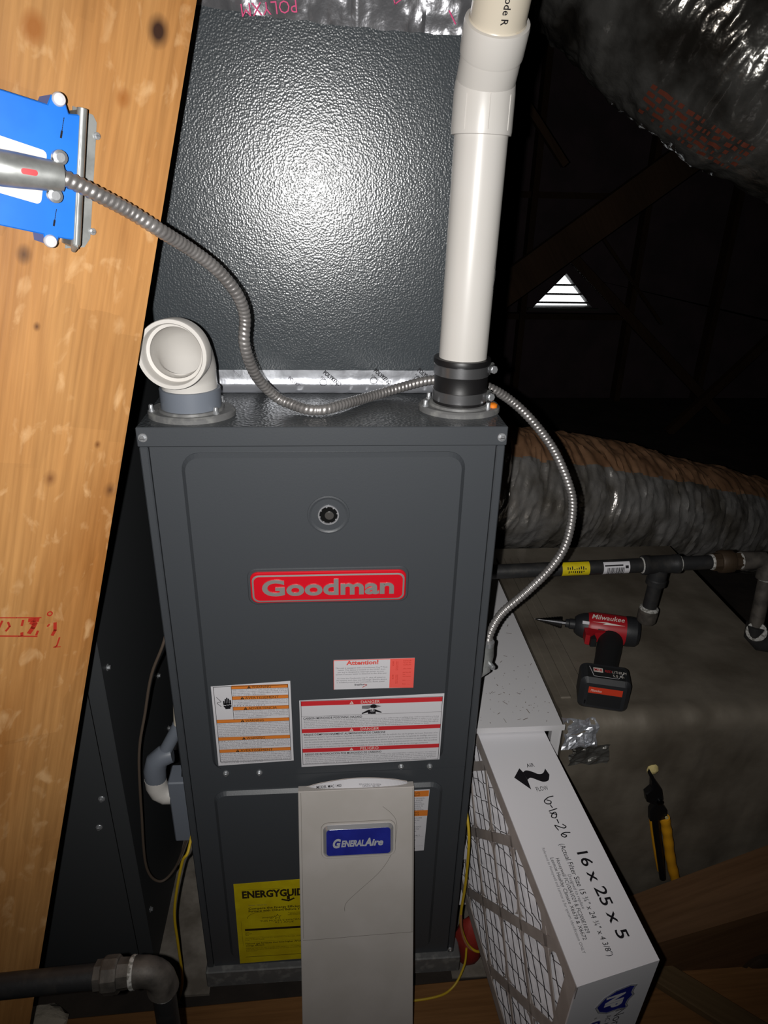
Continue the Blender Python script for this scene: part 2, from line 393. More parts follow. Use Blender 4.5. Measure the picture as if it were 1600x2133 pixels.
# ------------------------------------------------------------------ furnace
W, H = .4445, 1.0089
G = 'gray_paint'
fu = thing('furnace', 'tall dark gray gas furnace with a red nameplate and warning labels on its doors', 'furnace', (W/2,.36,0))
mb = MB(); mb.box((0,.004,0),(.0015,.73,H-.002),G); mb.box((W-.0015,.004,0),(W,.73,H-.002),G); mb.box((0,.728,0),(W,.73,H),G); mb.box((.0015,.03,.0),(W-.0015,.032,H-.01),'dark_gap')
mb.box((0,.0,0),(.0105,.03,.984),G,.0015); mb.box((W-.0105,.0,0),(W,.03,.984),G,.0015)
mb.build('cabinet', fu)
mb = MB(); mb.box((0,.002,H-.003),(W,.73,H),'gray_top'); mb.box((-.001,-.0015,.985),(W+.001,.003,H+.0002),G,.001); mb.build('top_panel', fu)
mb = MB(); mb.box((.0115,.003,.452),(W-.0115,.028,.9835),G)
mb.prism(rrect(.047,.4665,.396,.976,.022,6), 0, .0065, G, (0,.003,0), (1,0,0), (0,0,1), ch=.005)
mb.build('upper_door', fu)
mb = MB(); mb.box((.0115,.003,.0),(W-.0115,.028,.4500),G)
mb.prism(rrect(.043,.02,.400,.4235,.02,6), 0, .0065, G, (0,.003,0), (1,0,0), (0,0,1), ch=.005)
mb.build('lower_door', fu)
mb = MB(); mb.box((-.003,-.008,-.043),(W+.012,.735,-.0015),'flange_gray',.002); mb.box((.02,.02,FZ),(W-.02,.72,-.044),'dark_gap'); mb.build('base_rail', fu)
FY = -.0036
for x, z, y in ((.0065,.9965,-.0015),(W-.006,.9955,-.0015)): screw(fu, (x,y,z), (0,-1,0), .0055)
for x, z in ((.0647,.459),(.1149,.4575),(.3313,.4645),(.377,.4560)): screw(fu, (x,.0025 if z<.46 else FY,z), (0,-1,0), .0046)
screw(fu, (.437,-.001,.012), (0,-1,0), .004)
# sight glass
sg = MB(); S = (.2244,FY,.8938)
sg.lathe(S, (0,-1,0), [(.0275,-.002),(.0265,.0008),(.0245,.0012),(.0215,-.0002),(.0165,-.0004)], G, 32); sgo = sg.build('sight_dimple', fu)
sg = MB(); sg.lathe(S, (0,-1,0), [(.0133,-.001),(.0133,.0016),(.0118,.0016),(.0112,-.004)], 'chrome', 28)
for k in range(8):
    a = k*math.pi/4+.2; sg.lathe((S[0]+.0112*math.cos(a),S[1]-.0012,S[2]+.0112*math.sin(a)),(0,-1,0),[(.0012,0),(.0008,.0008)],'chrome',6)
sg.build('sight_ring', sgo)
sg = MB(); sg.lathe(S, (0,-1,0), [(.0112,.0002),(.0112,.0006)], 'dark_gap', 24); sg.lathe((S[0]+.001,S[1]-.0006,S[2]-.0005), (0,-1,0), [(.0058,0),(.0058,.0006),(.005,.0009)], 'glow_eye', 18); sg.build('sight_glass', sgo)
# red nameplate
bx0, bz0, bx1, bz1 = .1215,.7775,.3262,.8045
mb = MB(); O = V(((bx0+bx1)/2, FY, .7905)); hw, hh = .1025, .0232
mb.prism(rrect(-hw-.004,-hh-.004,hw+.004,hh+.004,.012,6), -.003, .0015, G, O, (1,0,0), (0,0,1), ch=.0012)
nb = mb.build('badge_surround', fu)
mb = MB(); mb.prism(rrect(-hw,-hh,hw,hh,.010,6), .0005, .0045, 'badge_red', O, (1,0,0), (0,0,1), ch=.0012); mb.build('badge_plate', nb)
mb = MB(); a_, b_ = rrect(-hw+.0022,-hh+.0022,hw-.0022,hh-.0035,.009,6), rrect(-hw+.0045,-hh+.0045,hw-.0045,hh-.0058,.0075,6); k = len(a_)
f_ = Flat(mb, O, (1,0,0), (0,0,1)); zz = .0049/f_.dz
mb.add([f_.P(*p,zz) for p in a_]+[f_.P(*p,zz+1) for p in b_], [(i,(i+1)%k,k+(i+1)%k,k+i) for i in range(k)], 'brushed'); mb.build('badge_rim', nb)
mb = MB(); f_ = Flat(mb, O, (1,0,0), (0,0,1)); f_.text('Goodman', -.0875, -.0108, .0228, 'brushed', z=.0046/f_.dz, w=.174, bold=.028, raised=.0014, res=5); mb.build('badge_letters', nb)
# stickers on the doors
def tri_mark(f, x, y, h, m, m2): f.poly([(x-h*.55,y),(x+h*.55,y),(x,y+h)], m, 3); f.rect(x-h*.05,y+h*.3,x+h*.05,y+h*.72,m2,4); f.rect(x-h*.05,y+h*.1,x+h*.05,y+h*.22,m2,4)
def lines(f, L, x0, x1, ytop, pitch, h, m='ink_soft', last=.6, z=2):
    for i, t in enumerate(L):
        full = i < len(L)-1
        f.text(t, x0, ytop-(i+1)*pitch+(pitch-h)*.5, h, m, z, w=(x1-x0) if full else (x1-x0)*last, res=1)
# -- warning label (orange bars)
def warn():
    mb = MB(); w_, h_ = .1120, .1480; f = Flat(mb, (.0560,FY,.4810), (1,0,0), (0,0,1), .0003)
    f.sheet([(0,0),(w_,0),(w_,h_+.006),(0,h_)] if 0 else [(0,0),(w_,.0045),(w_-.0003,h_+.0055),(.0005,h_)], 'label_white', 1)
    m_ = .0035; f.frame(m_,m_+.0035,w_-m_,h_-m_+.003,.0007,'ink',2)
    y = h_-.003; xs = .0290
    f.rect(xs-.0006,.0880,xs,h_-.001,'ink',2)
    bars = [(xs,.1425,'WARNING'),(xs,.1235,'AVERTISSEMENT'),(xs,.1045,'ADVERTENCIA'),(m_,.0820,'WARNING'),(m_,.0490,'WARNING'),(m_,.0255,'AVERTISSEMENT')]
    for x0, yb, t in bars:
        x1 = w_-m_; f.rect(x0,yb,x1,yb+.0062,'label_orange',2); f.rect(x0,yb,x1,yb+.0004,'ink',3); f.rect(x0,yb+.0058,x1,yb+.0062,'ink',3)
        tw = .0035*len(t)+.002; cx = (x0+x1)/2+.002; tri_mark(f,cx-tw/2-.004,yb+.0007,.0050,'label_blackbrown','label_orange'); f.text(t,cx-tw/2,yb+.0011,.0043,'label_blackbrown',4,w=tw)
    A = ['RISK OF ELECTRIC SHOCK. CAN CAUSE INJURY OR DEATH.','DISCONNECT ALL REMOTE ELECTRIC POWER SUPPLIES','BEFORE SERVICING.  THIS COMPARTMENT MUST BE CLOSED','EXCEPT WHEN SERVICING.']
    B_ = ['RISQUE DE CHOC ELECTRIQUE OU DE MORT. COUPEZ TOUT LE','COURANT AVANT TOUT ENTRETIEN OU REPARATION. LE','COMPARTIMENT DOIT RESTER FERME SAUF PENDANT','ENTRETIEN.']
    D_ = ['PELIGRO DE CHOQUE ELECTRICO O MUERTE. DESCONECTE','TODAS LAS FUENTES DE ENERGIA ELECTRICA ANTES DE','MANTENIMIENTO O SERVICIO TECNICO. EL COMPARTIMENTO','DEBE PERMANECER CERRADO EXCEPTO DURANTE EL','SERVICIO O MANTENIMIENTO.']
    E_ = ['HEATING UNITS SHOULD NOT BE UTILIZED WITHOUT REASONABLE ROUTINE','INSPECTION, MAINTENANCE AND SUPERVISION. IF THE BUILDING IN WHICH ANY','SUCH DEVICE IS LOCATED WILL BE VACANT, CARE SHOULD BE TAKEN THAT SUCH','DEVICE IS ROUTINELY INSPECTED, MAINTAINED, AND MONITORED. IN THE EVENT','THAT THE BUILDING IS EXPOSED TO FREEZING TEMPERATURES, ALL WATER-BEARING','PIPES SHOULD BE DRAINED, THE BUILDING SHOULD BE PROPERLY WINTERIZED, AND','THE WATER SOURCE CLOSED. SHOULD THE BUILDING BE EXPOSED TO FREEZING','TEMPERATURES, ANY HYDRONIC COIL UNITS SHOULD BE DRAINED AS WELL AND']
    F_ = ['FIRE, EXPLOSION AND ELECTRICAL SHOCK','IMPROPER ADJUSTMENT, ALTERATION, SERVICE, MAINTENANCE OR INSTALLATION','CAN CAUSE SERIOUS INJURY OR DEATH.','READ AND FOLLOW INSTRUCTIONS AND PRECAUTIONS IN USERS INFORMATION','MANUAL PROVIDED WITH THIS FURNACE. INSTALLATION AND SERVICE MUST BE','PERFORMED BY A QUALIFIED SERVICE AGENCY OR GAS SUPPLIER.']
    G_ = ['INCENDIE, EXPLOSION OU ELECTROCUTION','UN MAUVAIS REGLAGE, UNE MODIFICATION OU UN ENTRETIEN OU UNE','INSTALLATION INCORRECTE PEUT ENTRAINER DES BLESSURES GRAVES OU LA','MORT. SUIVRE LES INSTRUCTIONS ET LES CONSIGNES DU MANUEL FOURNI.','L INSTALLATION ET LE SERVICE DOIVENT ETRE EFFECTUES PAR UNE AGENCE','DE SERVICE QUALIFIEE OU LE FOURNISSEUR DE GAZ.']
    for L_, x0, yt, n in ((A,xs,.1420,4),(B_,xs,.1230,4),(D_,xs,.1040,5),(E_,m_,.0815,8),(F_,m_,.0485,6),(G_,m_,.0250,6)):
        bot = {.1420:.1300,.1230:.1110,.1040:.0890,.0815:.0556,.0485:.0320,.0250:.0040}[yt]; p = (yt-bot)/n; lines(f,L_,x0+.0015,w_-m_-.0015,yt,p,p*.62)
    f.line([(.0068,.1290),(.0125,.1215),(.0128,.1205),(.0075,.1195),(.0070,.1180),(.0125,.1120)], .0007, 'ink', 2)
    for i, (hx, hy) in enumerate(((.0168,.1228),(.0190,.1262),(.0212,.1280),(.0234,.1265),(.0256,.1240))): f.sheet
    for hx, hy in ((.0166,.1222),(.0190,.1258),(.0212,.1278),(.0234,.1262),(.0257,.1236)): f.poly(rrect(hx-.0010,.1150,hx+.0010,hy,.0009,3),'ink',2)
    f.poly([(.0155,.1175),(.0268,.1175),(.0268,.1155),(.0236,.1160),(.0240,.1148),(.0200,.1158),(.0204,.1146),(.0157,.1150)],'ink',2)
    f.poly([(.0157,.1138),(.0195,.1134),(.0192,.1146),(.0232,.1138),(.0230,.1148),(.0270,.1142),(.0270,.1120),(.0252,.1095),(.0252,.1075),(.0180,.1070),(.0178,.1092),(.0160,.1112)],'ink',2)
    return mb.build('warning_label', fu)
warn()['label'] = 'white label with orange WARNING bars and a hand symbol'
# -- danger label (red bars)
def danger():
    mb = MB(); w_, h_ = .2110, .1270; f = Flat(mb, (.1793,FY,.4718), (1,0,0), (0,0,1), .0003)
    f.sheet([(0,0),(w_,.0040),(w_,h_+.0045),(0,h_)], 'label_white', 1); m_ = .002
    f.frame(m_,m_+.003,w_-m_,h_-.0005,.0006,'ink',2)
    bars = [(.1170,.0085,'DANGER'),(.0665,.0075,'DANGER'),(.0285,.0075,'PELIGRO')]
    for yb, bh, t in bars:
        f.rect(m_,yb,w_-m_,yb+bh,'label_red',2); f.text(t,.0890,yb+.0016,.0052,'label_tan',3,w=.0275); tri_mark(f,.0755,yb+.0012,.0055,'label_tan','label_red')
    f.rect(m_,.0975,w_-m_,.0979,'ink',2)
    f.poly(circ(.1075,.1125,.0047,18,.0040),'ink',3); f.poly([(.0905,.0985),(.0905,.1005),(.1000,.1062),(.1040,.1062),(.1040,.0985),(.0995,.0985),(.0995,.1015)],'ink',2)
    f.poly([(.1195,.0995),(.1195,.1015),(.1105,.1065),(.1040,.1065),(.1040,.0982),(.1110,.0982),(.1110,.1022)],'ink',2)
    f.poly(circ(.1060,.1042,.0036,16,.0024),'ink_gray',4); f.line([(.1066,.1100),(.1062,.1052)],.0010,'label_white',5)
    f.poly([(.0905,.1085),(.0990,.1075),(.1035,.1095),(.1035,.1145),(.0905,.1140)],'ink_gray',2); f.poly([(.1110,.1090),(.1190,.1120),(.1120,.1145)],'ink_gray',2)
    f.text('CARBON MONOXIDE POISONING HAZARD',.0050,.0920,.0040,'ink',2,w=.0860,bold=.014)
    f.text("RISQUE D'EMPOISONNEMENT AU MONOXYDE DE CARBONE",.0050,.0610,.0038,'ink',2,w=.1210,bold=.014)
    f.text('RIESGO DE INTOXICACION POR MONOXIDO DE CARBONO',.0060,.0228,.0038,'ink',2,w=.1150,bold=.014)
    A = ['Special warning for installation of furnaces or air handling units in enclosed areas such as garages, utility rooms or parking areas. Carbon monoxide producing','devices (such as automobile, space heater, gas water heater, etc.) should not be operated in enclosed areas such as unventilated garages or utility rooms because','of the danger of carbon monoxide (CO) poisoning resulting from the exhaust emissions. If a furnace or air handler is installed in an enclosed area and a carbon','monoxide producing device is operated therein, there must be adequate direct outside ventilation. Carbon monoxide emissions can be re-circulated throughout','the structure if the furnace or air handler is operating in any mode. CO can cause serious illness including permanent brain damage or death.']
    B_ = ["Avertissement special au sujet de l'installation d'appareils de chauffage ou de traitement d'air dans des endroits clos, tels les garages, les locaux d'entretien et les",'stationnements. Evitez de mettre en marche les appareils produisant du monoxyde de carbone tels que les automobiles, les appareils de chauffage autonomes,','dans des endroits non ventiles car ils presentent un danger d intoxication au monoxyde de carbone. Si vous devez faire fonctionner ces appareils dans un endroit','clos, assurez-vous qu il y ait une ventilation directe provenant de l exterieur. Les emissions de monoxyde de carbone peuvent etre recirculees dans les endroits',"si l'appareil de chauffage ou de traitement d'air sont en marche. Le monoxyde de carbone peut causer des maladies graves telles que des dommages permanents"]
    D_ = ['Advertencia especial para la instalacion de calentadores o manejadoras de aire en areas cerradas como estacionamientos o cuartos de servicio. Las emisiones','equipos que producen monoxido de carbono (tal como automoviles, calentadores de gas, calentador de agua por medio de gas, etc) no deben ser operados en','areas cerradas debido al riesgo de envenenamiento por monoxido de carbono (CO) que resulta de las emisiones de gases de combustion. Si el equipo se','opera en dichas areas, debe existir una adecuada ventilacion directa al exterior. Las emisiones de monoxido de carbono pueden circular a traves del aparato','cuando se opera en cualquier modo. El monoxido de carbono puede causar enfermedades severas, dano cerebral permanente e incluso la muerte.']
    for L_, yt, n, bot in ((A,.0915,5,.0755),(B_,.0605,5,.0370),(D_,.0225,5,.0055)):
        p = (yt-bot)/n; lines(f,L_,.0055,w_-.006,yt,p,min(p*.66,.0028),last=.93)
    return mb.build('danger_label', fu)
danger()['label'] = 'white label with red DANGER bars'
def attention():
    mb = MB(); f = Flat(mb, (.2290,FY,.6168), (1,0,0), (0,0,1), .0003); w_, h_ = .1150, .0515; xr = .0800
    f.sheet([(0,0),(w_,-.0010),(w_,h_),(0,h_)],'label_white',1); f.poly([(xr,.0),(w_,-.0010),(w_,h_),(xr,h_)],'label_coral',2)
    f.rect(0,h_-.001,xr,h_,'label_coral',2); f.rect(0,0,.0007,h_,'label_coral',2)
    f.text('Attention!',.0180,.0430,.0068,'ink_red',2,w=.0455,bold=.035); f.text('Attention!',.0180,.0432,.0066,'label_coral',3,w=.0455,bold=.008)
    T = [('This unit is equipped with a Condensate Cop\u2122 float',.0027,.0765),('switch. This device is located on the HVAC drain',.0060,.0735),('pan and is designed to interrupt power to your',.0060,.0720),('system if excess water is detected in the drain pan',.0030,.0755),('',0,0),('To reset the Condensate Cop\u2122, shut off power to',.0050,.0740),('the system and clear any blockage. Ensure device',.0035,.0760),('is installed properly per instructions. Reset power.',.0045,.0740)]
    for i, (t, a, b) in enumerate(T):
        if t: f.text(t,a,.0365-i*.0036,.0022,'ink_soft',2,w=b-a)
    f.text('thermofocus',.0300,.0062,.0028,'ink',2,w=.0140,bold=.02) if 0 else f.text('BreakFlow',.0300,.0062,.0030,'ink',2,w=.0140,bold=.02)
    f.line([(.0435,.0085),(.0475,.0068),(.0415,.0030)],.0010,'ink_red',3)
    for i, (t,x) in enumerate((('ERROR',.0835),('Installation of this device',.0885),('requires licensed contractor',.0905))):
        f.text(t,x,.0470,.0016 if i else .0022,'ink_red',3,rot=-90,w=.016 if i else .008); f.text(t,x,.0235,.0016 if i else .0022,'ink_red',3,rot=-90,w=.016 if i else .008)
    for i, t in enumerate(('INSTALLER','Test unit after','installing this','','safety device','','INSTALLER','Date: ________','Unit location','','Name: _______','','Phone: ______')):
        if t: f.text(t,.1045,.0465-i*.0034,.0018,'ink_red',3,al='C',w=.0115)
    return mb.build('attention_label', fu)
attention()['label'] = 'small white and coral Attention! sticker'
def energy():
    mb = MB(); f = Flat(mb, (.0575,FY,.0115), (1,0,0), (0,0,1), .0003); w_, h_ = .150, .2085
    f.sheet([(.001,.0015),(w_,.006),(w_,h_+.005),(.003,h_)],'label_yellow',1); K = 'label_blackbrown'
    f.rect(.016,.1930,.085,.1934,K,2); f.text('ENERGYGUIDE',.0155,.1735,.0165,K,2,w=.1120,bold=.045)
    f.rect(.0895,.1640,.0945,.1740,K,2); f.line([(.0815,.1655),(.0920,.1615),(.1010,.1668)],.0035,K,3)
    f.text('Furnace - Natural Gas',.0250,.1530,.0030,'ink_soft',2,w=.030)
    f.text('Compare the Energy Efficiency of this',.0240,.1438,.0052,K,2,w=.1150,bold=.02); f.text('Furnace with Others Before You Buy.',.0240,.1370,.0052,K,2,w=.1080,bold=.02)
    f.line([(.0430+.022*math.cos(t),.1210+.015*math.sin(t)) for t in [math.pi*1.0-.16*i for i in range(13)]],.0006,K,2)
    f.text('energy',.0460,.1195,.0052,K,2,w=.021,shear=.3); s5 = [(.0720+(.0065 if i%2==0 else .0026)*math.sin(i*math.pi/5),.1220+(.0065 if i%2==0 else .0026)*math.cos(i*math.pi/5)) for i in range(11)]; f.line(s5,.0007,K,2)
    f.text('A product meeting the',.0900,.1300,.0024,K,2,w=.028); f.text('efficiency criteria',.0930,.1270,.0024,K,2,w=.022); f.text('ENERGY SAVINGS PROGRAM',.0895,.1240,.0024,K,2,w=.029)
    f.text("THIS MODEL'S EFFICIENCY",.0420,.1105,.0040,K,2,w=.0780); f.text('92.1 AFUE',.0670,.1050,.0042,K,2,w=.032); f.poly([(.1150,.1075),(.1190,.1075),(.1170,.1035)],K,2)
    f.rect(.0150,.0890,w_-.004,.0945,K,2)
    for i, t in enumerate(('Least','Efficient','78.0')): f.text(t,.0145,.0840-i*.0038,.0026,K,2)
    f.rect(.0140,.0712,w_-.004,.0715,K,2)
    for i, t in enumerate(('This energy rating is based on U.S. Government standard tests of this model.','Range of similar models.')): f.text(t,.0140,.0675-i*.0036,.0024,K,2)
    f.rect(.0135,.0590,w_-.004,.0593,K,2); f.text('Natural gas furnaces that have higher AFUEs are more',.0140,.0530,.0040,K,2,w=.1220,bold=.015); f.text('energy efficient.',.0140,.0478,.0038,K,2,w=.0330,bold=.015)
    f.rect(.0140,.0448,w_-.004,.0450,K,2)
    for i, t in enumerate(('Federal law requires the seller or installer of this appliance to make available a fact sheet or directory','giving further information about the efficiency and operating cost of this equipment. Ask for this','information.')): f.text(t,.0140,.0410-i*.0036,.0022,K,2,w=(.124,.120,.02)[i])
    f.rect(.0115,.0185,w_-.004,.0195,K,2); f.rect(.0095,.0500,.0098,.1150,K,2)
    return mb.build('energy_label', fu)
energy()['label'] = 'yellow ENERGYGUIDE sticker low on the door'
def side_label():
    mb = MB(); f = Flat(mb, (.3050,FY,.2755), (1,0,0), (0,0,1), .0003); w_, h_ = .0715, .1370
    f.sheet([(0,0),(w_-.001,.0015),(w_+.002,h_+.0015),(0,h_)],'label_white',1)
    for y0 in (.1240,.0815): f.rect(0,y0,w_+.001,y0+.0125,'label_orange',2); f.text('WARNING',.030,y0+.0065,.0034,'label_blackbrown',3,w=.028); f.text('AVERTISSEMENT',.025,y0+.0015,.0034,'label_blackbrown',3,w=.034)
    T = ['HOT SURFACES CAN CAUSE BURN OR DEATH','ELECTRIC POWER MAY BE ON. ENSURE','DISCONNECT POWER BEFORE SERVICE.','ALLOW TO COOL PRIOR TO SERVICING','REPLACE ALL PARTS AND PANELS IN','PLACE BEFORE OPERATING FURNACE.','FAILURE MAY CAUSE INJURY OR DEATH.']
    for i, t in enumerate(T): f.text(t,.008,.1190-i*.0042,.0024,'ink_soft',2,w=.058-(i%3)*.002)
    T = ['RISQUE DE FEU OU DE BRULURE','DEBRANCHER ALIMENTATION AU','PREALABLE.','','LAISSER REFROIDIR AVANT','TOUT ENTRETIEN ET REMETTRE','EN PLACE LES PANNEAUX','AVANT LA MISE EN MARCHE.','DANGER DE MORT.','','MODEL NO. INSTALLED','SEE MANUAL FOR DETAILS','','','PART NO. REV B']
    for i, t in enumerate(T):
        if t: f.text(t,.010,.0760-i*.0050,.0026,'ink_soft',2,w=.054-(i%4)*.004)
    f.rect(.006,.0335,w_-.003,.0338,'ink_soft',2); f.rect(.006,.0128,w_-.003,.0131,'ink_soft',2)
    return mb.build('side_label', fu)
side_label()['label'] = 'white label with orange bars half hidden behind the leaning panel'
# vent flanges
def flange(cx, cy, label, a0=0):
    mb = MB(); mb.prism(circ(cx,cy,.0535,40,.046), .0, .0075, 'flange_gray', (0,0,H), (1,0,0), (0,1,0), ch=.0025)
    mb.lathe((cx,cy,H+.0065), (0,0,1), [(.0405,0),(.0395,.004),(.036,.0045)], 'flange_gray', 32)
    o = mb.build('vent_flange', fu)
    for k, (bx, by) in enumerate(((-.0465,-.012),(.0335,.026),(.033,-.024),(-.037,.024))):
        m2 = MB(); m2.lathe((cx+bx,cy+by,H+.0072),(0,0,1),[(.0042,0),(.0042,.0015),(.0030,.0017),(.0029,.0075),(.0022,.0085)],'zinc',10); m2.build('bolt', o)
    return o
flange(.0560,.0540,''); fo = flange(.3975,.0750,'')
m2 = MB(); m2.lathe((.4385,.058,H+.0072),(0,0,1),[(.0058,0),(.0058,.0042),(.003,.0058)],'orange_dot',14); m2.build('grommet', fo)
# gray collar under the elbow
mb = MB(); mb.lathe((.0560,.0540,H+.0070),(0,0,1),[(.0368,0),(.0368,.0270),(.0355,.0275),(.033,.0275)],'pvc_gray',36); mb.build('vent_collar', fu)
# ------------------------------------------------------------------ white elbow
el = thing('pipe_elbow', 'open white PVC elbow facing forward on the left vent of the furnace', 'pipe', (.056,.054,H+.03))
mb = MB(); cz = 1.0965; ax = V((-.06,-1,.07)).normalized()
path = [V((.056,.054,1.0365)), V((.056,.054,1.052))]
for k in range(1,9):
    t = k/8*math.pi/2; path.append(V((.056,.054,1.052))+V((0,0,1))*(.040*math.sin(t))+ax*(.040*(1-math.cos(t))))
end = path[-1]
mb.tube(path, [.0335]*3+[.0345]*(len(path)-3), 'pvc_white', 40, caps=False); mb.build('elbow_body', el)
mb = MB(); mb.lathe(end-ax*.006, ax, [(.0335,0),(.0385,.004),(.0392,.030),(.0385,.0315),(.0345,.0315),(.0336,.0300),(.0330,.014),(.0292,.0135),(.0287,.004)], 'pvc_white', 48, hint=(0,0,1), caps=False)
hubo = mb.build('elbow_hub', el)
hubo.data.polygons.foreach_get
mb = MB(); mb.tube([end+ax*.005, end-ax*.010, end-ax*.024+V((0,0,-.006)), end-ax*.036+V((0,0,-.026)), V((.056,.054,1.04))], [.0288,.0285,.0280,.0270,.026], 'pvc_white', 40, caps=False)
mb.build('elbow_bore', el)
# ------------------------------------------------------------------ vent pipe: lower pipe, 22 degree fitting, upper pipe
vp = thing('vent_pipe', 'white PVC vent pipe rising from the right vent beside the plenum', 'pipe', (.3975,.075,1.06))
b0, b1 = V((.3975,.075,1.045)), V((.4010,.0745,1.345))
mb = MB(); mb.cyl(b0, b1, .0305, 'pvc_white', 40); lp_ = mb.build('lower_pipe', vp)
mb = MB(); f = Flat(mb, (.3995+.0310*.86,.0748-.0310*.51,1.165), (.51,.86,0), (0,0,1)); f.line([(-.0030,.000),(.0008,.010)],.0013,'ink_gray',1); f.line([(.0010,.010),(.0022,.019)],.0009,'ink_gray',1); f.line([(-.0042,.022),(-.0012,.034)],.0006,'ink_gray',1); f.line([(-.0020,-.004),(-.0024,.003)],.0008,'ink_gray',1)
sc_ = mb.build('scuff_marks', lp_); sc_['kind'] = 'stuff'
d1 = (b1-b0).normalized(); d2 = V((.0,-.60,.80)).normalized(); q0 = V((.4008,.0745,1.372))
mb = MB(); mb.lathe(V((.4005,.0745,1.3265)), d1, [(.0310,0),(.0338,.0004),(.0343,.004),(.0340,.040),(.0332,.052)], 'pvc_white', 44, caps=False)
bend = [q0-d1*.004]+[q0+d1*(.010*math.sin(k/6*.65))*1.6+V((0,-1,0))*(.016*(1-math.cos(k/6*.65)))*1.6 for k in range(7)]
mb.tube(bend+[q0+d2*.026, q0+d2*.040], [.0334,.0333,.0331,.0329,.0327,.0325,.0324,.0323,.0323,.0323], 'pvc_white', 44, caps=False)
mb.lathe(q0+d2*.0365, d2, [(.0318,0),(.0334,.0006),(.0339,.003),(.0341,.029),(.0334,.0325),(.0312,.0330),(.0288,.0330)], 'pvc_white', 48, caps=False)
for k in range(9):
    t_ = math.radians(-150+k*15); c_ = V((math.cos(t_),math.sin(t_),0)); q = V((.4005,.0745,1.331))+c_*.0342
    if k in (1,4,7): mb.tube([q, q+d1*.034], [.0007,.0005], 'pvc_white', 6)
mb.build('bent_fitting', vp)
mb = MB(); q1 = q0+d2*.0695; mb.lathe(q1-d2*.001, d2, [(.0306,-.001),(.0296,.0018),(.0289,.0026)], 'pvc_cream', 36, caps=False); mb.cyl(q1-d2*.02, q1+d2*.40, .0288, 'pvc_cream', 40)
up_ = mb.build('upper_pipe', vp)
mb = MB(); a, b, d = frame_of(q1, d2, (1,0,0))
def wrapt(mb, t, base, axis, r, ang, s0, h, m, cdir, bold=0.):
    """text printed along a pipe (reading down), bent round it"""
    vs, fs = glyphs(t, bold, 0, 0, 2); k = h/.7; e1 = cdir; e2 = axis.cross(e1); out = []
    for v in vs:
        q = ang + (v[1]*k)/r; out.append(base + axis*(s0-v[0]*k) + (e1*math.cos(q)+e2*math.sin(q))*(r+.0003))
    mb.add(out, fs, m)
e1 = (V((-.10,-1,-.5)) - d2*V((-.10,-1,-.5)).dot(d2)).normalized()
wrapt(mb, 'U.P. Code R', q1, d2, .0288, -.02, .0600, .0070, 'ink', e1, .012); mb.build('pipe_print', up_)
# rubber coupling and clamps
cp = thing('rubber_coupling', 'black rubber coupling with two steel band clamps at the foot of the white pipe', 'coupling', (.3975,.075,H+.012))
mb = MB(); mb.lathe((.3975,.075,H+.0108),(0,0,1),[(.0350,0),(.0352,.002),(.0352,.018),(.0345,.020),(.0347,.036),(.0352,.038),(.0352,.050),(.0365,.051),(.0368,.0555),(.0360,.0575),(.0306,.0578)],'rubber',48); mb.build('sleeve', cp)
for z0 in (H+.0145, H+.0495-.002):
    mb = MB(); mb.lathe((.3975,.075,z0),(0,0,1),[(.0354,0),(.0359,.0006),(.0359,.0126),(.0354,.0132)],'stainless',48)
    cl = mb.build('band_clamp', cp)
    for k in range(16):
        a = math.radians(188+k*4.2)
        if z0 > H+.03 or k % 2 == 0:
            pass
    mb = MB(); a = math.radians(-8 if z0 > H+.03 else -25); c_ = V((.3975+.0385*math.cos(a), .075+.0385*math.sin(a), z0+.0066)); t_ = V((.35,-1,.12)).normalized()
    mb.lathe(c_-t_*.008, t_, [(.0035,0),(.0042,.001),(.0042,.010),(.0052,.0105),(.0052,.0145),(.004,.0155)], 'zinc', 8, smooth=False)
    mb.add([c_+V((-.003,-.006,-.006)),c_+V((-.003,.006,-.006)),c_+V((-.003,.006,.006)),c_+V((-.003,-.006,.006)),c_+V((.002,-.006,.008)),c_+V((.002,.006,.008))],[(0,1,2,3),(3,2,5,4)],'galvanized'); mb.build('clamp_screw', cl)
# ------------------------------------------------------------------ plenum (coil case) on the furnace
PL = thing('plenum', 'dark gray plenum with embossed leather-like skin standing on the furnace', 'duct', (.2,.44,H))
px0, px1, py = -.0055, .412, .1684
mb = MB(); mb.box((px0,py,H+.001),(px1,.70,1.60),'gray_leather',.002); mb.build('casing', PL)
mb = MB(); n_ = 90; f = Flat(mb, (px0,py-.0006,H), (1,0,0), (0,0,1))
rows = [(.0005,.016),(.0012,.0045),(.0075,.0012),(.0090,-.001),(.0195,-.0006),(.0285,0)]   # (height, forward)
vs = []
for hgt, fw in rows:
    for i in range(n_+1):
        x = px0+.001+(px1-px0-.004)*i/n_; wob = MN.noise(V((x*40,hgt*120,1)))*.0009+MN.noise(V((x*110,hgt*200,4)))*.0005
        edge = MN.noise(V((x*60,9,2)))*.0006 if hgt in (.0285,.0005) else 0
        vs.append((x, py-.0012-max(fw,0)-abs(wob), H+hgt+edge))
k = n_+1; mb.add(vs, [(j*k+i,j*k+i+1,(j+1)*k+i+1,(j+1)*k+i) for j in range(len(rows)-1) for i in range(n_)], 'foil', True)
ft = mb.build('foil_tape', PL, 60)
mb = MB(); f = Flat(mb, (0,py-.0031,H), (1,0,0), (0,0,1))
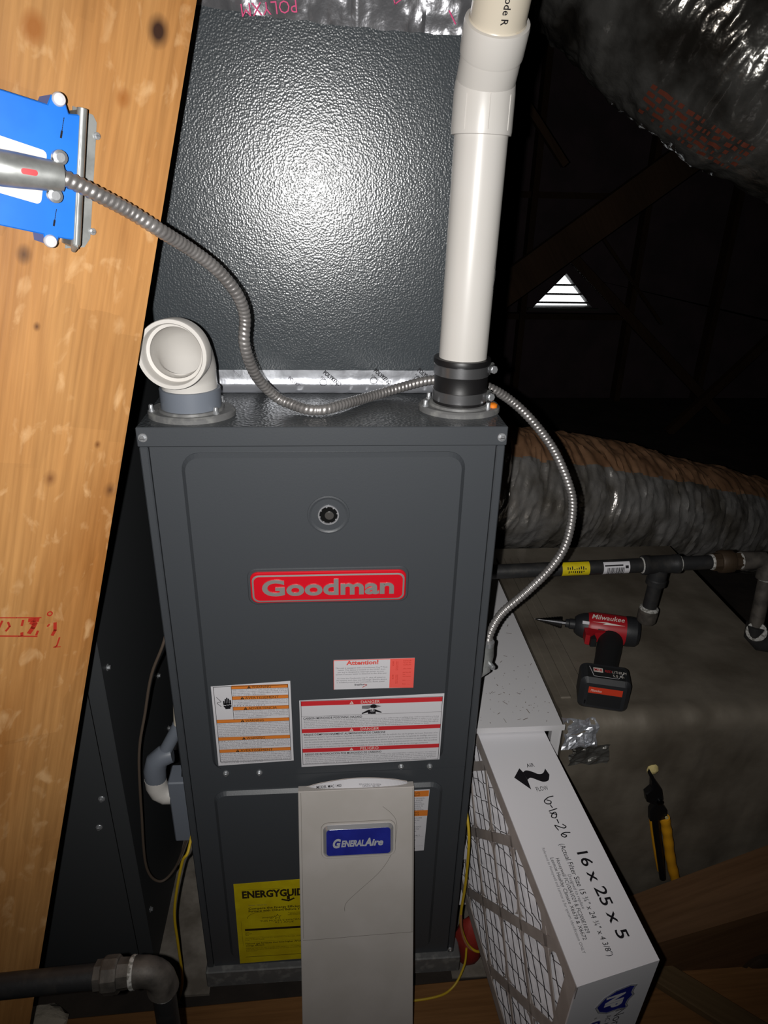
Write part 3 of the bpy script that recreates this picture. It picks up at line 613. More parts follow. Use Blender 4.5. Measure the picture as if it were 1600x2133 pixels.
def poly_print(x, z, s=1, full=True):
    f.text('POLYKEN\u00ae',x,z,.0056*s,'ink',0,rot=-40,w=.030*s,bold=.03); f.text('FOILMASTIC',x-.0030,z-.0062*s,.0030*s,'ink',0,rot=-40,w=.024*s)
    if full: f.ring(x+.0005,z-.0130*s,.0052*s,.0008,'ink',0); f.text('UL',x+.0005,z-.0148*s,.0036*s,'ink',0,w=.0045*s,al='C',rot=-12); f.text('LISTED',x+.0085,z-.0145*s,.0030*s,'ink',0,rot=-20,w=.014*s)
poly_print(.219,.0245); poly_print(.290,.0275); poly_print(.352,.0285)
f.text('POLYKEN',.170,.0165,.0050,'ink_soft',0,rot=-40,w=.022,bold=.02); f.text('POLYKEN',.012,.0080,.0050,'ink',0,rot=-38,w=.014,bold=.03)
f.text('SEALANT',.050,.0240,.0036,'ink',0,rot=-40,w=.016); f.text('PRODUCT',.038,.0185,.0030,'ink_soft',0,rot=-40,w=.013); f.text('PRODUCT',.094,.0265,.0030,'ink_soft',0,rot=-40,w=.013)
mb.build('tape_print', ft)['kind'] = 'stuff'
# crumpled foil insulation over the top of the plenum
mb = MB(); nx, nz = 90, 26; vs = []
for j in range(nz+1):
    for i in range(nx+1):
        x = -.03 + .46*i/nx; s = j/nz
        e = 1.452 - .0155*max(0,(x-.08))/.30 - .004*math.sin((x-.08)*9) + .0016*MN.noise(V((x*60,0,3)))
        z = e + s*.17; w1 = MN.noise(V((x*26+z*8,z*14,0)))*.012 + abs(MN.noise(V((x*70,z*36,5))))*.007 + MN.noise(V((x*150,z*90,8)))*.0022
        vs.append((x, py-.004-.014*min(1,s*5)-max(w1,-.003), z))
k = nx+1; mb.add(vs, [(j*k+i,j*k+i+1,(j+1)*k+i+1,(j+1)*k+i) for j in range(nz) for i in range(nx)], 'foil_wrap', True)
ft2 = MB(); ft2 = mb.build('foil_insulation', None, 50); tag(ft2, 'crumpled shiny foil insulation wrapped over the plenum top', 'insulation')
mb = MB(); f = Flat(mb, (.0,py-.0225,1.455), (1,0,0), (0,0,1)); f.text('POLYXM',.195,.004,.0125,'ink_pink',0,w=.062,rot=186,bold=-.005)
f.line([(.368,.0),(.376,-.012)],.0015,'ink_pink',0); f.line([(.300,.020),(.306,.004),(.318,.012)],.0012,'ink_pink',0); mb.build('foil_print', ft2)['kind'] = 'stuff'
# ------------------------------------------------------------------ slanted beam on the left
A, B = V((.1092,-.0150,1.4233)), V((-.1983,-.1916,.2052))
up, lf, nn = V((.2423,.1392,.9601)), V((-.7929,-.5419,.2787)), V((.5591,-.8289,-.0209))
up = (A-B).normalized(); lf = (lf-up*lf.dot(up)).normalized(); nn = lf.cross(up); nn = nn if nn.dot(EYE-A) > 0 else -nn
wood('beam_wood', (196,146,90), (160,106,54), up, lf, org=tuple(B), grain=40, spots=(216,172,122), rough=.40, spec=.42,
     knots=((1.230,.0300,.0085,(60,38,28)),(1.19,.130,.009,(160,100,46)),(1.166,.052,.005,(158,98,44)),(1.0114,.1178,.0048,(92,62,40)),(.79,.0075,.004,(96,60,34)),(.80,.07,.004,(120,76,42)),(.95,.10,.0022,(90,54,30)),(.70,.118,.006,(110,76,50)),(.84,.028,.0028,(110,66,32))))
mb = MB()
def BP(u, l, n=0): return B + up*u + lf*l + nn*n
c = [BP(u,l,n) for n in (-.04,0) for u in (-.30,1.75) for l in (0,.32)]
mb.add(c, [(0,1,3,2),(4,6,7,5),(0,4,5,1),(2,3,7,6),(0,2,6,4),(1,5,7,3)], 'beam_wood'); mb.fix = True
bm_ = mb.build('wooden_beam'); tag(bm_, 'wide slanted orange-brown wooden beam close by on the left', 'beam')
mb = MB(); f = Flat(mb, B+nn*.0003, -lf, up)
# stamp, local x = -across
f.line([(-.107,.6440),(-.085,.6418),(-.060,.6395)],.0012,'ink_red',0); f.line([(-.1075,.6225),(-.080,.6190),(-.0615,.6165)],.0015,'ink_red',0)
for pts, wd in (([(-.0985,.639),(-.1005,.632)],.0022),([(-.1065,.635),(-.102,.628),(-.1035,.625)],.003),([(-.0925,.637),(-.0905,.632),(-.0935,.627)],.0022),([(-.0780,.638),(-.0785,.632)],.0025),([(-.0715,.6375),(-.0665,.6375),(-.063,.637)],.0045),([(-.0690,.6345),(-.0655,.6325),(-.0670,.628)],.005),([(-.0670,.628),(-.0700,.622)],.0045),([(-.0775,.6225),(-.0772,.6195)],.003),([(-.0615,.6230),(-.0625,.6185)],.0025),([(-.0445,.6310),(-.0435,.622),(-.0455,.6165)],.0035),([(-.0505,.6300),(-.0520,.6280)],.002),([(-.0375,.612),(-.0390,.602),(-.0410,.6005)],.0018),([(-.0425,.6005),(-.0350,.6000)],.0012)): f.line(pts,wd,'ink_red',0)
f.ring(-.0515,.6435,.0032,.0015,'ink_red',0,12)
mb.build('lumber_stamp', bm_)
# ------------------------------------------------------------------ blue junction box on the beam
jb = thing('junction_box', 'blue electrical box with metal bracket mounted on the slanted wooden beam', 'box', BP(1.08,.13,0))
T = .035
def Q(l, u, n=0): return BP(u, l, n)
def slab(mb, poly, n0, n1, m, ch=0.):       # polygon in (across,along) on the beam, right handed towards the viewer
    pl = [(-l,u) for l,u in poly]; A_ = sum(pl[i][0]*pl[(i+1)%len(pl)][1]-pl[(i+1)%len(pl)][0]*pl[i][1] for i in range(len(pl)))
    if A_ < 0: pl = pl[::-1]
    mb.prism(pl, n0, n1, m, B, -lf, up, ch=ch)
mb = MB(); slab(mb, [(.0935,1.1355),(.105,1.1325),(.1085,1.1392),(.120,1.1415),(.122,1.1335),(.160,1.1312),(.26,1.120),(.25,1.020),(.150,1.0310),(.1130,1.0330),(.1110,1.0260),(.1020,1.0262),(.1005,1.0335),(.0855,1.0352)], .0, T, 'box_blue', .001); jbb = mb.build('box_body', jb)
mb = MB(); f = Flat(mb, B+nn*(T+.0003), -lf, up)
for pts in ([(-.1085,1.128),(-.1090,1.112)],[(-.1055,1.056),(-.1060,1.042)]):
    for i in range(9): a = V(pts[0]).lerp(V(pts[1]), i/9); f.line([tuple(a),tuple(V(pts[0]).lerp(V(pts[1]), (i+.7)/9))],.0006+.0010*(i>5),'ink',0)
mb.build('box_marks', jbb)['kind'] = 'stuff'
mb = MB(); slab(mb, rrect(.0745,.0,.0915,.0,.001)[:0] or [(.0920,1.1405),(.0965,1.1390),(.0880,1.0300),(.0835,1.0285)], .0, T+.001, 'galvanized', .001)
slab(mb, [(.0935,1.1440),(.0760,1.1430),(.0720,1.1380),(.0640,1.0400),(.0680,1.0310),(.0845,1.0255)], .0, .0015, 'galvanized')
br = mb.build('bracket', jb)
mb = MB()
e_ = [Q(.0955,1.1435,T),Q(.0840,1.0270,T)]; mb.tube([Q(.0945,1.1405,T-.003),Q(.0855,1.0320,T-.003),Q(.0845,1.0260,T-.010)],[.0042,.0042,.002],'galvanized',14); mb.build('bracket_edge', br)
for l, u in ((.0705,1.1275),(.0628,1.0465)): screw(br, Q(l,u,.002), nn, .0032, 'bracket_nail')
for l, u in ((.1140,1.1400),(.1070,1.0290)):
    m2 = MB(); m2.lathe(Q(l,u,T-.004), nn, [(.0050,0),(.0055,.002),(.0055,.005),(.0045,.0068),(.0020,.0075)], 'label_white', 20); m2.build('cover_screw', jb)
mb = MB(); slab(mb, rrect(.118,1.0560,.20,1.0985,.004,4), T, T+.0004, 'label_tan'); bl = mb.build('box_label', jbb)
# 90 degree conduit connector
mb = MB(); c0, c1 = Q(.1560,1.0740,T+.012), Q(.1085,1.0815,T+.0175)
d_ = (c1-c0).normalized(); mb.tube([c0-d_*.02-nn*.02, c0-d_*.013-nn*.006, c0-d_*.004, c0+d_*.012, c1-d_*.006, c1], [.0125,.0135,.0140,.0136,.0118,.0108], 'galvanized', 28); co = mb.build('conduit_connector', jb)
mb = MB()
for s_ in (-1,1):
    q = c1-d_*.004 + (up if s_ > 0 else -up)*.0150 - nn*.002; mb.lathe(q-nn*.004, nn, [(.0055,0),(.0060,.004),(.0058,.0075),(.0035,.0085)], 'zinc', 14); mb.lathe(q-(up*s_)*.006-nn*.006, up*s_, [(.0045,0),(.0045,.006)], 'galvanized', 10)
mb.build('connector_screw', co)
mb = MB(); q = c0.lerp(c1,.42)+nn*.0128; s2 = nn.cross(d_).normalized(); mb.prism(rrect(-.006,-.0022,.006,.0022,.002,3), 0, .0009, 'badge_red', q, d_, s2); mb.build('connector_window', co)
# ------------------------------------------------------------------ armoured cable
pts = [Q(.1085,1.0815,T+.0175),(.0170,-.1350,1.2674),(.0303,-.1235,1.2591),(.0481,-.1033,1.2466),(.0680,-.0848,1.2307),(.0907,-.0469,1.2094),(.1116,-.0204,1.1873),(.1277,-.0012,1.1604),(.1324,.0141,1.1348),(.1297,.0207,1.1010),(.1393,.0442,1.0585),(.1611,.0680,1.0260),(.1805,.0620,1.0185),(.1994,.0480,1.0162),(.2210,.0470,1.0165),(.2420,.0640,1.0172),(.2885,.1130,1.0165),(.3290,.1330,1.0230),(.3630,.1375,1.0305),(.4036,.1395,1.0322),(.4479,.1370,1.0222),(.4870,.1450,.9990),(.5212,.1400,.9690),(.5552,.1337,.9274),(.5790,.1203,.8795),(.5878,.1137,.8434),(.5813,.1019,.7932),(.5624,.0968,.7551),(.5285,.0926,.7159),(.4877,.0809,.6830),(.4700,.0700,.6558),(.4655,.0602,.6344)]
cen = catmull(pts, 24)
S_ = [0.]
for i in range(1,len(cen)): S_.append(S_[-1]+(cen[i]-cen[i-1]).length)
step = .0011; res_ = []; j = 0; s = 0.
while s < S_[-1]:
    while S_[j+1] < s: j += 1
    res_.append(cen[j].lerp(cen[j+1], (s-S_[j])/max(S_[j+1]-S_[j],1e-9))); s += step
for i in range(3): res_ = [res_[0]]+[(res_[k-1]+res_[k]*2+res_[k+1])/4 for k in range(1,len(res_)-1)]+[res_[-1]]
pit = .0056
Rf = [(lambda q, i=i:   .0056 + .0014*abs(math.cos(math.pi*(i*step)/pit + q/2))**.7) for i in range(len(res_))]
mb = MB(); mb.tube(res_, Rf, 'armor', 14)
cb_ = thing('armored_cable', 'silver flexible metal conduit looping from the blue box around the white vent pipe', 'cable', (.2,.06,H))
mb.build('spiral_sheath', cb_, 75)
mb = MB(); q = V((.4590,.0560,.6300)); mb.tube([(.4655,.0602,.6420),(.4650,.0590,.6230),(.4610,.0560,.6010),(.4480,.0540,.5900)], [.0092,.0110,.0118,.0095], 'galvanized', 18)
mb.lathe((.4690,.0500,.6120),(.3,-1,0),[(.004,0),(.004,.010),(.0025,.011)],'zinc',10); mb.lathe((.4655,.0602,.6400),(0,0,1),[(.0098,0),(.0098,.007)],'zinc',14); mb.build('end_connector', cb_)
# ------------------------------------------------------------------ left sheet-metal duct with screws
sd = thing('sheet_metal_duct', 'dark gray sheet metal duct with screws standing low between beam and furnace', 'duct', (-.35,.35,FZ))
mb = MB(); mb.box((-.60,.05,FZ),(-.109,.75,.95),'gray_dull',.0015); mb.box((-.135,.0492,FZ),(-.134,.051,.9),'dark_gap'); mb.build('duct_body', sd)
for x, y, z, n in ((-.109,.075,.608,(1,0,0)),(-.109,.075,.062,(1,0,0)),(-.109,.32,.40,(1,0,0)),(-.109,.34,.25,(1,0,0)),(-.158,.0495,.305,(0,-1,0)),(-.145,.0495,.368,(0,-1,0))): screw(sd, (x,y,z), n, .0055)
# ------------------------------------------------------------------ drain trap at the furnace's left side
tr = thing('drain_trap', 'gray plastic condensate drain trap with white elbow at the left side of the furnace', 'pipe', (-.04,.05,.3))
mb = MB(); mb.box((-.0345,.035,.2800),(-.0012,.075,.4100),'pvc_gray',.002); mb.build('trap_body', tr)
mb = MB(); mb.tube([(-.0560,.05,.400),(-.0550,.05,.425),(-.050,.052,.442),(-.040,.054,.450),(-.026,.056,.452)],[.0165,.0172,.0172,.0165,.0140],'pvc_gray',22); mb.tube([(-.036,.056,.458),(-.018,.060,.492),(-.012,.062,.505)],[.0105,.0100,.0098],'pvc_gray',16); mb.build('trap_elbow', tr)
mb = MB(); mb.tube([(-.0560,.05,.408),(-.0560,.05,.394),(-.052,.05,.380),(-.043,.05,.372),(-.034,.05,.371)],[.0168,.0172,.0172,.0165,.0155],'pvc_white',22); mb.build('white_elbow', tr)
mb = MB(); mb.tube([(-.012,.062,.500),(-.008,.062,.545),(-.0035,.062,.575)],[.0085]*3,'pvc_cream',14); mb.build('drain_tube', tr)
mb = MB(); mb.tube([(-.0225,.058,.462),(-.016,.062,.478),(-.0105,.060,.462),(-.0085,.056,.418),(-.0085,.050,.409)],[.0068]*5,'rubber',14); mb.build('rubber_hose', tr)
def cable(P, r, m, name, label, cat='wire', n=8):
    mb = MB(); mb.tube(catmull(P,8), r, m, n); return tag(mb.build(name), label, cat)
cable([(-.005,.10,.75),(-.013,.06,.676),(-.040,.055,.608),(-.058,.055,.536),(-.0745,.048,.46),(-.085,.045,.336),(-.092,.045,.211),(-.075,.05,.167),(-.050,.06,.185),(-.025,.06,.25),(-.004,.06,.32)],.0022,'wire_brown','thermostat_wire','thin brown wire hanging down the gap left of the furnace')
cable([(.002,.04,.335),(-.003,-.010,.312),(-.015,-.014,.287),(-.037,-.014,.18),(-.040,-.014,.094),(-.041,-.014,.016),(-.046,-.016,-.03),(-.060,-.012,-.0745),(-.075,.03,-.0765)],.0023,'wire_yellow','yellow_wire','yellow wire hanging at the left corner of the furnace')
cable([(.447,.05,.345),(.4490,-.004,.309),(.4515,-.006,.20),(.449,-.006,.12),(.453,-.008,.075),(.468,-.012,.035),(.490,-.012,.016),(.52,.02,-.01)],.0024,'wire_yellow','yellow_wire','yellow wire running down the right front edge of the furnace beside the filter')
cable([(.4490,-.007,.115),(.4535,-.010,.070),(.466,-.014,.036),(.486,-.012,.018),(.50,.0,.015)],.0020,'wire_tan','tan_wire','short tan wire curving over the red bundle by the furnace foot')
cable([(.30,-.055,-.046),(.40,-.050,-.046),(.440,-.035,-.045),(.463,-.014,-.018),(.468,.0,.010)],.0020,'wire_yellow','yellow_wire','loose yellow wire end on the plank at the right foot of the furnace')
mb = MB(); v_ = []
for j in range(9):
    for i in range(13):
        t = 2*math.pi*i/12; ph = math.pi*j/8; r_ = 1+.3*MN.noise(V((math.cos(t)*1.5,math.sin(t)*1.5,j*.5))); v_.append((.481+.027*r_*math.sin(ph)*math.cos(t), .030+.026*math.sin(ph)*math.sin(t)*r_, -.0155+.064*math.cos(ph)*-1))
mb.add(v_, [(j*13+i,j*13+i+1,(j+1)*13+i+1,(j+1)*13+i) for j in range(8) for i in range(12)], 'red_cloth', True); mb.fix = True
tag(mb.build('cloth_bundle'), 'crumpled dark red bundle on the floor between furnace foot and filter', 'cloth')
mb = MB(); f = Flat(mb, (.4520,.052,.178), (.93,-.1,.1), (0,0,1)); f.sheet([(0,.0),(.017,.004),(.014,.022),(.004,.050)],'label_white',2); f.text('1',.007,.012,.008,'ink',3,rot=90); tag(mb.build('paper_tag'), 'small white paper tag hanging between furnace and filter', 'tag')
# ------------------------------------------------------------------ black iron gas pipe lower left
gp = thing('gas_pipe', 'old black iron gas pipe with union and elbow at the lower left', 'pipe', (-.05,-.283,.44))
ga, gb = V((-.1950,-.2836,.4362)), V((-.0030,-.2833,.4485)); gd = (gb-ga).normalized()
mb = MB(); mb.cyl(ga, ga+gd*.160, .0135, 'iron', 24); mb.build('pipe_run', gp)
mb = MB(); u0 = ga+gd*.148; mb.lathe(u0, gd, [(.0148,0),(.0172,.001),(.0172,.009)], 'iron_old', 8, smooth=False); mb.lathe(u0+gd*.009, gd, [(.0190,0),(.0200,.002),(.0200,.016),(.0188,.018)], 'iron_old', 10, smooth=False); mb.lathe(u0+gd*.027, gd, [(.0170,0),(.0160,.014),(.0140,.0145)], 'iron_old', 8, smooth=False); mb.build('union', gp)
e0 = u0+gd*.041; ctr = e0+gd*.032
mb = MB(); P_ = [e0, e0+gd*.010]
for k in range(1,7): t = k/6*math.pi/2; P_.append(e0+gd*.010+gd*(.021*math.sin(t))+V((0.03,-.05,-1)).normalized()*(.021*(1-math.cos(t))))
dn = V((-.02,.012,-1)).normalized(); pe = P_[-1]; P_ += [pe+dn*.010]
mb.tube(P_, [.0178,.0168]+[.0165]*5+[.0166,.0168,.0182][-(len(P_)-7):] if 0 else [.0178]+[.0167]*(len(P_)-2)+[.0182], 'iron_old', 24); mb.lathe(e0-gd*.001, gd, [(.0176,0),(.0182,.0015),(.0176,.005)], 'thread_white', 24); mb.build('elbow', gp)
pl0 = pe+dn*.008; kk = (FZ+.001-pl0.z)/dn.z
mb = MB(); mb.cyl(pl0, pl0+dn*kk, .0135, 'iron', 24); mb.lathe(pl0+dn*.002, dn, [(.0150,0),(.0142,.006),(.0138,.009)], 'thread_white', 20); mb.build('pipe_drop', gp)
# ------------------------------------------------------------------ floor planks and lumber
mb = MB(); mb.T = Matrix.Rotation(math.radians(1.6),4,'Z'); mb.box((-.95,-.40,FZ+.0005),(1.15,-.034,-.048),'plank_wood',.002); tag(mb.build('floor_plank'), 'brown wooden plank lying along the front of the furnace', 'plank')
mb = MB(); mb.box((-.109,.0,FZ+.0005),(-.003,1.2,FZ+.006),'plywood_dust'); mb.box((.447,.0,FZ+.0005),(.62,.35,FZ+.004),'plywood_dust'); tag(mb.build('plywood_sheet'), 'dusty pale plywood strip on the floor beside the furnace', 'plywood')
mb = MB(); x0, x1 = .70, 1.30; zz_ = FZ+.0005
mb.add([(x0,.055,zz_),(x1,.055,zz_),(x1,-.032,zz_),(x0,-.032,zz_),(x0,.055,.002),(x1,.055,.300),(x1,-.032,.222),(x0,-.032,-.003)], [(0,1,2,3),(7,6,5,4),(0,4,5,1),(2,6,7,3),(0,3,7,4),(1,5,6,2)], 'joist_wood'); mb.fix = True
jo = tag(mb.build('lumber_brace'), 'rough brown brace sloping up to the right in the lower right corner below the pliers', 'lumber')
mb = MB(); vs = []; kn = V((1.030,-.0325,-.048))
for j, (rr, dy) in enumerate(((.034,0),(.027,-.003),(.022,.0),(.017,-.004),(.006,-.005))):
    for i in range(20): t = 2*math.pi*i/20; vs.append(kn+V((rr*(1+.12*math.sin(2*t+.6))*math.cos(t), dy, rr*1.05*math.sin(t))))
mb.add(vs, [(j*20+i,j*20+(i+1)%20,(j+1)*20+(i+1)%20,(j+1)*20+i) for j in range(4) for i in range(20)]+[[80+i for i in range(20)]], 'iron_brown', True); mb.fix = True; mb.build('wood_knot', jo)
mb = MB(); ang = math.atan2(-.098,.11); mb.T = Matrix.Translation((.81,.010,0)) @ Matrix.Rotation(ang,4,'Z'); mb.box((.0,-.050,-.0475),(.5,-.0,-.030),'board_wood',.002); tag(mb.build('lumber_board'), 'flat grayish lath on the plank in the bottom right corner beside the filter', 'lumber')
mb = MB(); v_ = []
for j in range(8):
    for i in range(15):
        t = 2*math.pi*i/14; ph = math.pi*j/7; r_ = 1+.5*MN.noise(V((math.cos(t)*2,math.sin(t)*2,j))); v_.append((-.275+.045*r_*math.sin(ph)*math.cos(t), -.055+.030*math.sin(ph)*math.sin(t)*r_, -.032-.0155*math.cos(ph)))
mb.add(v_, [(j*15+i,j*15+i+1,(j+1)*15+i+1,(j+1)*15+i) for j in range(7) for i in range(14)], 'insul_pale', True); mb.fix = True
tag(mb.build('insulation_tuft'), 'small pale tuft of insulation on the plank at lower left', 'insulation')
# ------------------------------------------------------------------ white panel leaning on the furnace
PP, pe_, pn = V((.1735,-.0195,.4375)), V((0,.2925,.9563)).normalized(), V((0,-.9563,.2925)).normalized()
pw, ph_ = .1775, .5405
pa = thing('filter_door', 'off-white filter cabinet door with blue badge leaning against the furnace', 'panel', (.262,-.18,FZ))
def LP(x, y, n=0): return PP + V((1,0,0))*x + pe_*y + pn*n
mb = MB(); mb.prism([(0,-ph_),(pw,-ph_),(pw,0),(0,0)], -.016, 0, 'panel_white', PP, (1,0,0), pe_, ch=.0008); mb.build('door_panel', pa)
mb = MB(); f = Flat(mb, PP+pn*.0002, (1,0,0), pe_)
for x in (.0042,pw-.0022): f.line([(x,-.002),(x,-.246)],.0006,'seam',0)
f.line([(.0035,-.2495),(.06,-.2485),(.09,-.2475),(pw-.001,-.2460)],.0007,'seam',0)
cv = catmull([(.1290,-.0300,0),(.1420,-.0420,0),(.1500,-.0560,0),(.1500,-.0800,0),(.1440,-.1070,0),(.1250,-.1380,0),(.0930,-.1680,0),(.0740,-.1860,0),(.0690,-.1960,0),(.0690,-.2030,0)],6); f.line([(q.x,q.y) for q in cv],.0006,'seam',0)
mb.build('scratch_lines', pa)
mb = MB(); f = Flat(mb, PP+pn*.0003, (1,0,0), pe_)
cv = catmull([(.012,-.001,0),(.035,.0045,0),(.075,.0095,0),(.110,.0095,0),(.145,.006,0),(.168,.001,0)],5)
# curled cardboard lip with the print, standing at the top edge
top = [(q.x,q.y) for q in cv]; lipn = len(top)
mb.add([LP(x,y,-.0135) for x,y in top]+[LP(x,-.004,-.0005+.0002) for x,y in top], [(i,i+1,lipn+i+1,lipn+i) for i in range(lipn-1)], 'label_white')
mb.add([LP(x,y,-.0140) for x,y in top]+[LP(x,y+.0012,-.0140) for x,y in top], [(i,i+1,lipn+i+1,lipn+i) for i in range(lipn-1)], 'card_edge')
lo = mb.build('inner_label', pa)
mb = MB(); f = Flat(mb, LP(.0,.0035,-.0065), (1,0,.0), (pe_*.0075-pn*.0075)); f.text('MODEL MAC 1400',.028,-.003,.0040,'ink',0,w=.038,rot=2,bold=.01); f.text('REPLACEMENT FILTER MEDIA',.093,-.0005,.0026,'ink_soft',0,w=.034,rot=-3); f.text('CAPACITY 1400 CFM',.098,-.0035,.0026,'ink_soft',0,w=.026,rot=-3); mb.build('label_print', lo)
cx, cy = .0912, -.0825; T_ = Matrix.Rotation(math.radians(.4),3,'Z')
mb = MB(); O = LP(cx,cy,.0); mb.prism(rrect(-.0575,-.0300,.0575,.0300,.011,6),-.001,.0002,'seam',O,(1,0,0),pe_); mb.prism(rrect(-.0569,-.0294,.0569,.0294,.0105,6),-.001,.0007,'panel_white',O,(1,0,0),pe_); bd = mb.build('badge_recess', pa)
mb = MB(); mb.prism(rrect(-.0540,-.0262,.0540,.0262,.0085,6),0,.0062,'chrome',O,(1,0,0),pe_,ch=.0042,smooth=True); mb.build('badge_frame', bd, 20)
mb = MB(); mb.prism(rrect(-.0492,-.0212,.0492,.0212,.0050,5),.0060,.0066,'badge_blue',O,(1,0,0),pe_); mb.build('badge_field', bd)
mb = MB(); f = Flat(mb, O+pn*.0070, (1,0,0), pe_); f.text('G',-.0395,-.0078,.0135,'silver_print',0,w=.0125,bold=.05,shear=.25,res=4); f.text('ENERAL',-.0268,-.0068,.0098,'silver_print',0,w=.0360,bold=.045,shear=.25,res=4); f.text('A',.0085,-.0068,.0122,'silver_print',0,w=.0115,bold=.05,shear=.25,res=4); f.text('ire',.0195,-.0068,.0105,'silver_print',0,w=.0185,bold=.04,shear=.25,res=4); mb.build('badge_letters', bd)
# ------------------------------------------------------------------ filter cabinet
fc = thing('filter_cabinet', 'open white filter cabinet beside the furnace with dirt on its top', 'cabinet', (.53,.38,.06))
cx0, cx1, cy0, cy1, cz0, cz1 = .4475, .605, .0600, .64, .045, .4765
mb = MB(); mb.box((cx0,cy0,cz1-.0015),(cx1,cy1,cz1),'cabinet_white'); mb.build('cabinet_top', fc)
mb = MB(); mb.box((cx0,cy0-.0015,cz1-.0105),(cx1+.004,cy0,cz1+.0004),'cabinet_white'); mb.build('front_lip', fc)
mb = MB(); mb.box((cx1-.0015,cy0,cz0),(cx1,cy1,cz1-.0015),'cabinet_white'); mb.box((cx1-.016,cy0+.001,cz0),(cx1,cy0+.0022,cz1-.011),'cabinet_white'); mb.build('side_flange', fc)
mb = MB(); mb.box((cx0,cy0,cz0),(cx1,cy1,cz0+.0015),'cabinet_white'); mb.box((cx0,cy1-.002,cz0),(cx1,cy1,cz1),'dark_gap'); mb.box((cx0+.15,cy0+.04,cz0+.002),(cx0+.152,cy1,cz1-.002),'dark_gap'); mb.build('cabinet_shell', fc)
mb = MB(); f = Flat(mb, (0,0,cz1+.0002), (1,0,0), (0,1,0)); rnd = random.Random(3)
for i in range(95):
    x, y = rnd.uniform(.46,.60), .066+abs(rnd.gauss(0,.12)); 
    if y > .45: continue
    a = rnd.uniform(0,3.14); l = rnd.choice((.0008,.001,.0012,.002,.006,.010)) ; dx, dy = math.cos(a)*l, math.sin(a)*l
    f.line([(x,y),(x+dx,y+dy)], rnd.uniform(.0006,.0014), 'dirt', 0)
dp = mb.build('dirt_specks', fc); dp['kind'] = 'stuff'
# ------------------------------------------------------------------ pleated filter half pulled out
FO = V((.50367,-.32079,.43881)); FM = Matrix(((.9948463,-.1013867,.0012171),(.1012594,.9928357,-.0634342),(.005223,.0632305,.9979853)))
FT = Matrix.Translation(FO) @ FM.to_4x4()
FW, FL, FH = .111, .525, .386
fi = thing('air_filter', 'thick white pleated air filter half pulled out of its cabinet, size printed on top', 'filter', FT @ V((.055,.3,-FH)))
def shear(p): return (p[0], p[1] + (.11*(p[0]-FW/2) if p[1] < .1 else 0), p[2])
def fbox(mb, a, b, m): 
    vs = [shear((x,y,z)) for z in (a[2],b[2]) for y in (a[1],b[1]) for x in (a[0],b[0])]
    mb.add(vs, [(0,2,3,1),(4,5,7,6),(0,1,5,4),(2,6,7,3),(0,4,6,2),(1,3,7,5)], m)
mb = MB(); mb.T = FT; fbox(mb,(.0,0,-.0025),(FW,FL,0),'card_white'); mb.build('top_board', fi)
mb = MB(); mb.T = FT; fbox(mb,(0,0,-FH),(FW,.0025,-.0025),'card_white'); mb.build('end_board', fi)
mb = MB(); mb.T = FT; fbox(mb,(FW-.0025,.003,-FH),(FW,FL,-.0025),'card_edge'); fbox(mb,(.0,.003,-FH),(FW,FL,-FH+.0025),'card_edge'); fbox(mb,(0,FL-.0025,-FH),(FW,FL,-.003),'card_edge'); mb.build('back_boards', fi)
# lattice on the pleat face (plane x=0, coordinates y along, z down)
def clip(poly, x0, y0, x1, y1):
    def cut(P, f, g):
        o = []
        for i in range(len(P)):
            a, b = P[i-1], P[i]; fa, fb = f(a), f(b)
            if (fa >= 0) != (fb >= 0): t = fa/(fa-fb); o.append((a[0]+(b[0]-a[0])*t, a[1]+(b[1]-a[1])*t))
            if fb >= 0: o.append(b)
        return o
    for f in (lambda p: p[0]-x0, lambda p: x1-p[0], lambda p: p[1]-y0, lambda p: y1-p[1]):
        poly = cut(poly, f, None)
        if len(poly) < 3: return []
    return poly
bw = .026
mb = MB(); mb.T = FT
def fpoly(poly, x0, x1, m):     # polygon in (y,z) with thickness in x
    k = len(poly); vs = [shear((x0,y,z)) for y,z in poly]+[shear((x1,y,z)) for y,z in poly]
    mb.add(vs, [list(range(k))]+[[k+i for i in range(k)][::-1]]+[(i,(i+1)%k,k+(i+1)%k,k+i) for i in range(k)], m); mb.fix = True
for q in ([(0,-.0025),(FL,-.0025),(FL,-bw),(0,-bw)],[(0,-FH),(FL,-FH),(FL,-FH+bw),(0,-FH+bw)],[(.0025,-bw),(bw,-bw),(bw,-FH+bw),(.0025,-FH+bw)],[(FL-bw,-bw),(FL,-bw),(FL,-FH+bw),(FL-bw,-FH+bw)]): fpoly(q, 0, .0018, 'card_edge')
mb.build('face_border', fi)
n1, n2 = V((.76,.65)).normalized(), V((.78,-.62)).normalized()
def bars(n, offs, wd, name):
    global mb
    d = V((-n.y,n.x))
    for o_ in offs:
        p = n*o_; q = [tuple(p+d*1.2+n*wd/2),tuple(p-d*1.2+n*wd/2),tuple(p-d*1.2-n*wd/2),tuple(p+d*1.2-n*wd/2)]
        q = clip(q, bw-.001, -FH+bw-.001, FL-bw+.001, -bw+.001)
        if len(q) >= 3: mb = MB(); mb.T = FT; fpoly(q, .0002, .0016, 'card_edge'); mb.build(name, fi)
bars(n1, [.137+.106*k for k in range(-4,5)], .015, 'cross_band')
bars(n2, [-.006+.0965*k for k in range(-1,9)], .0085, 'cross_strip')
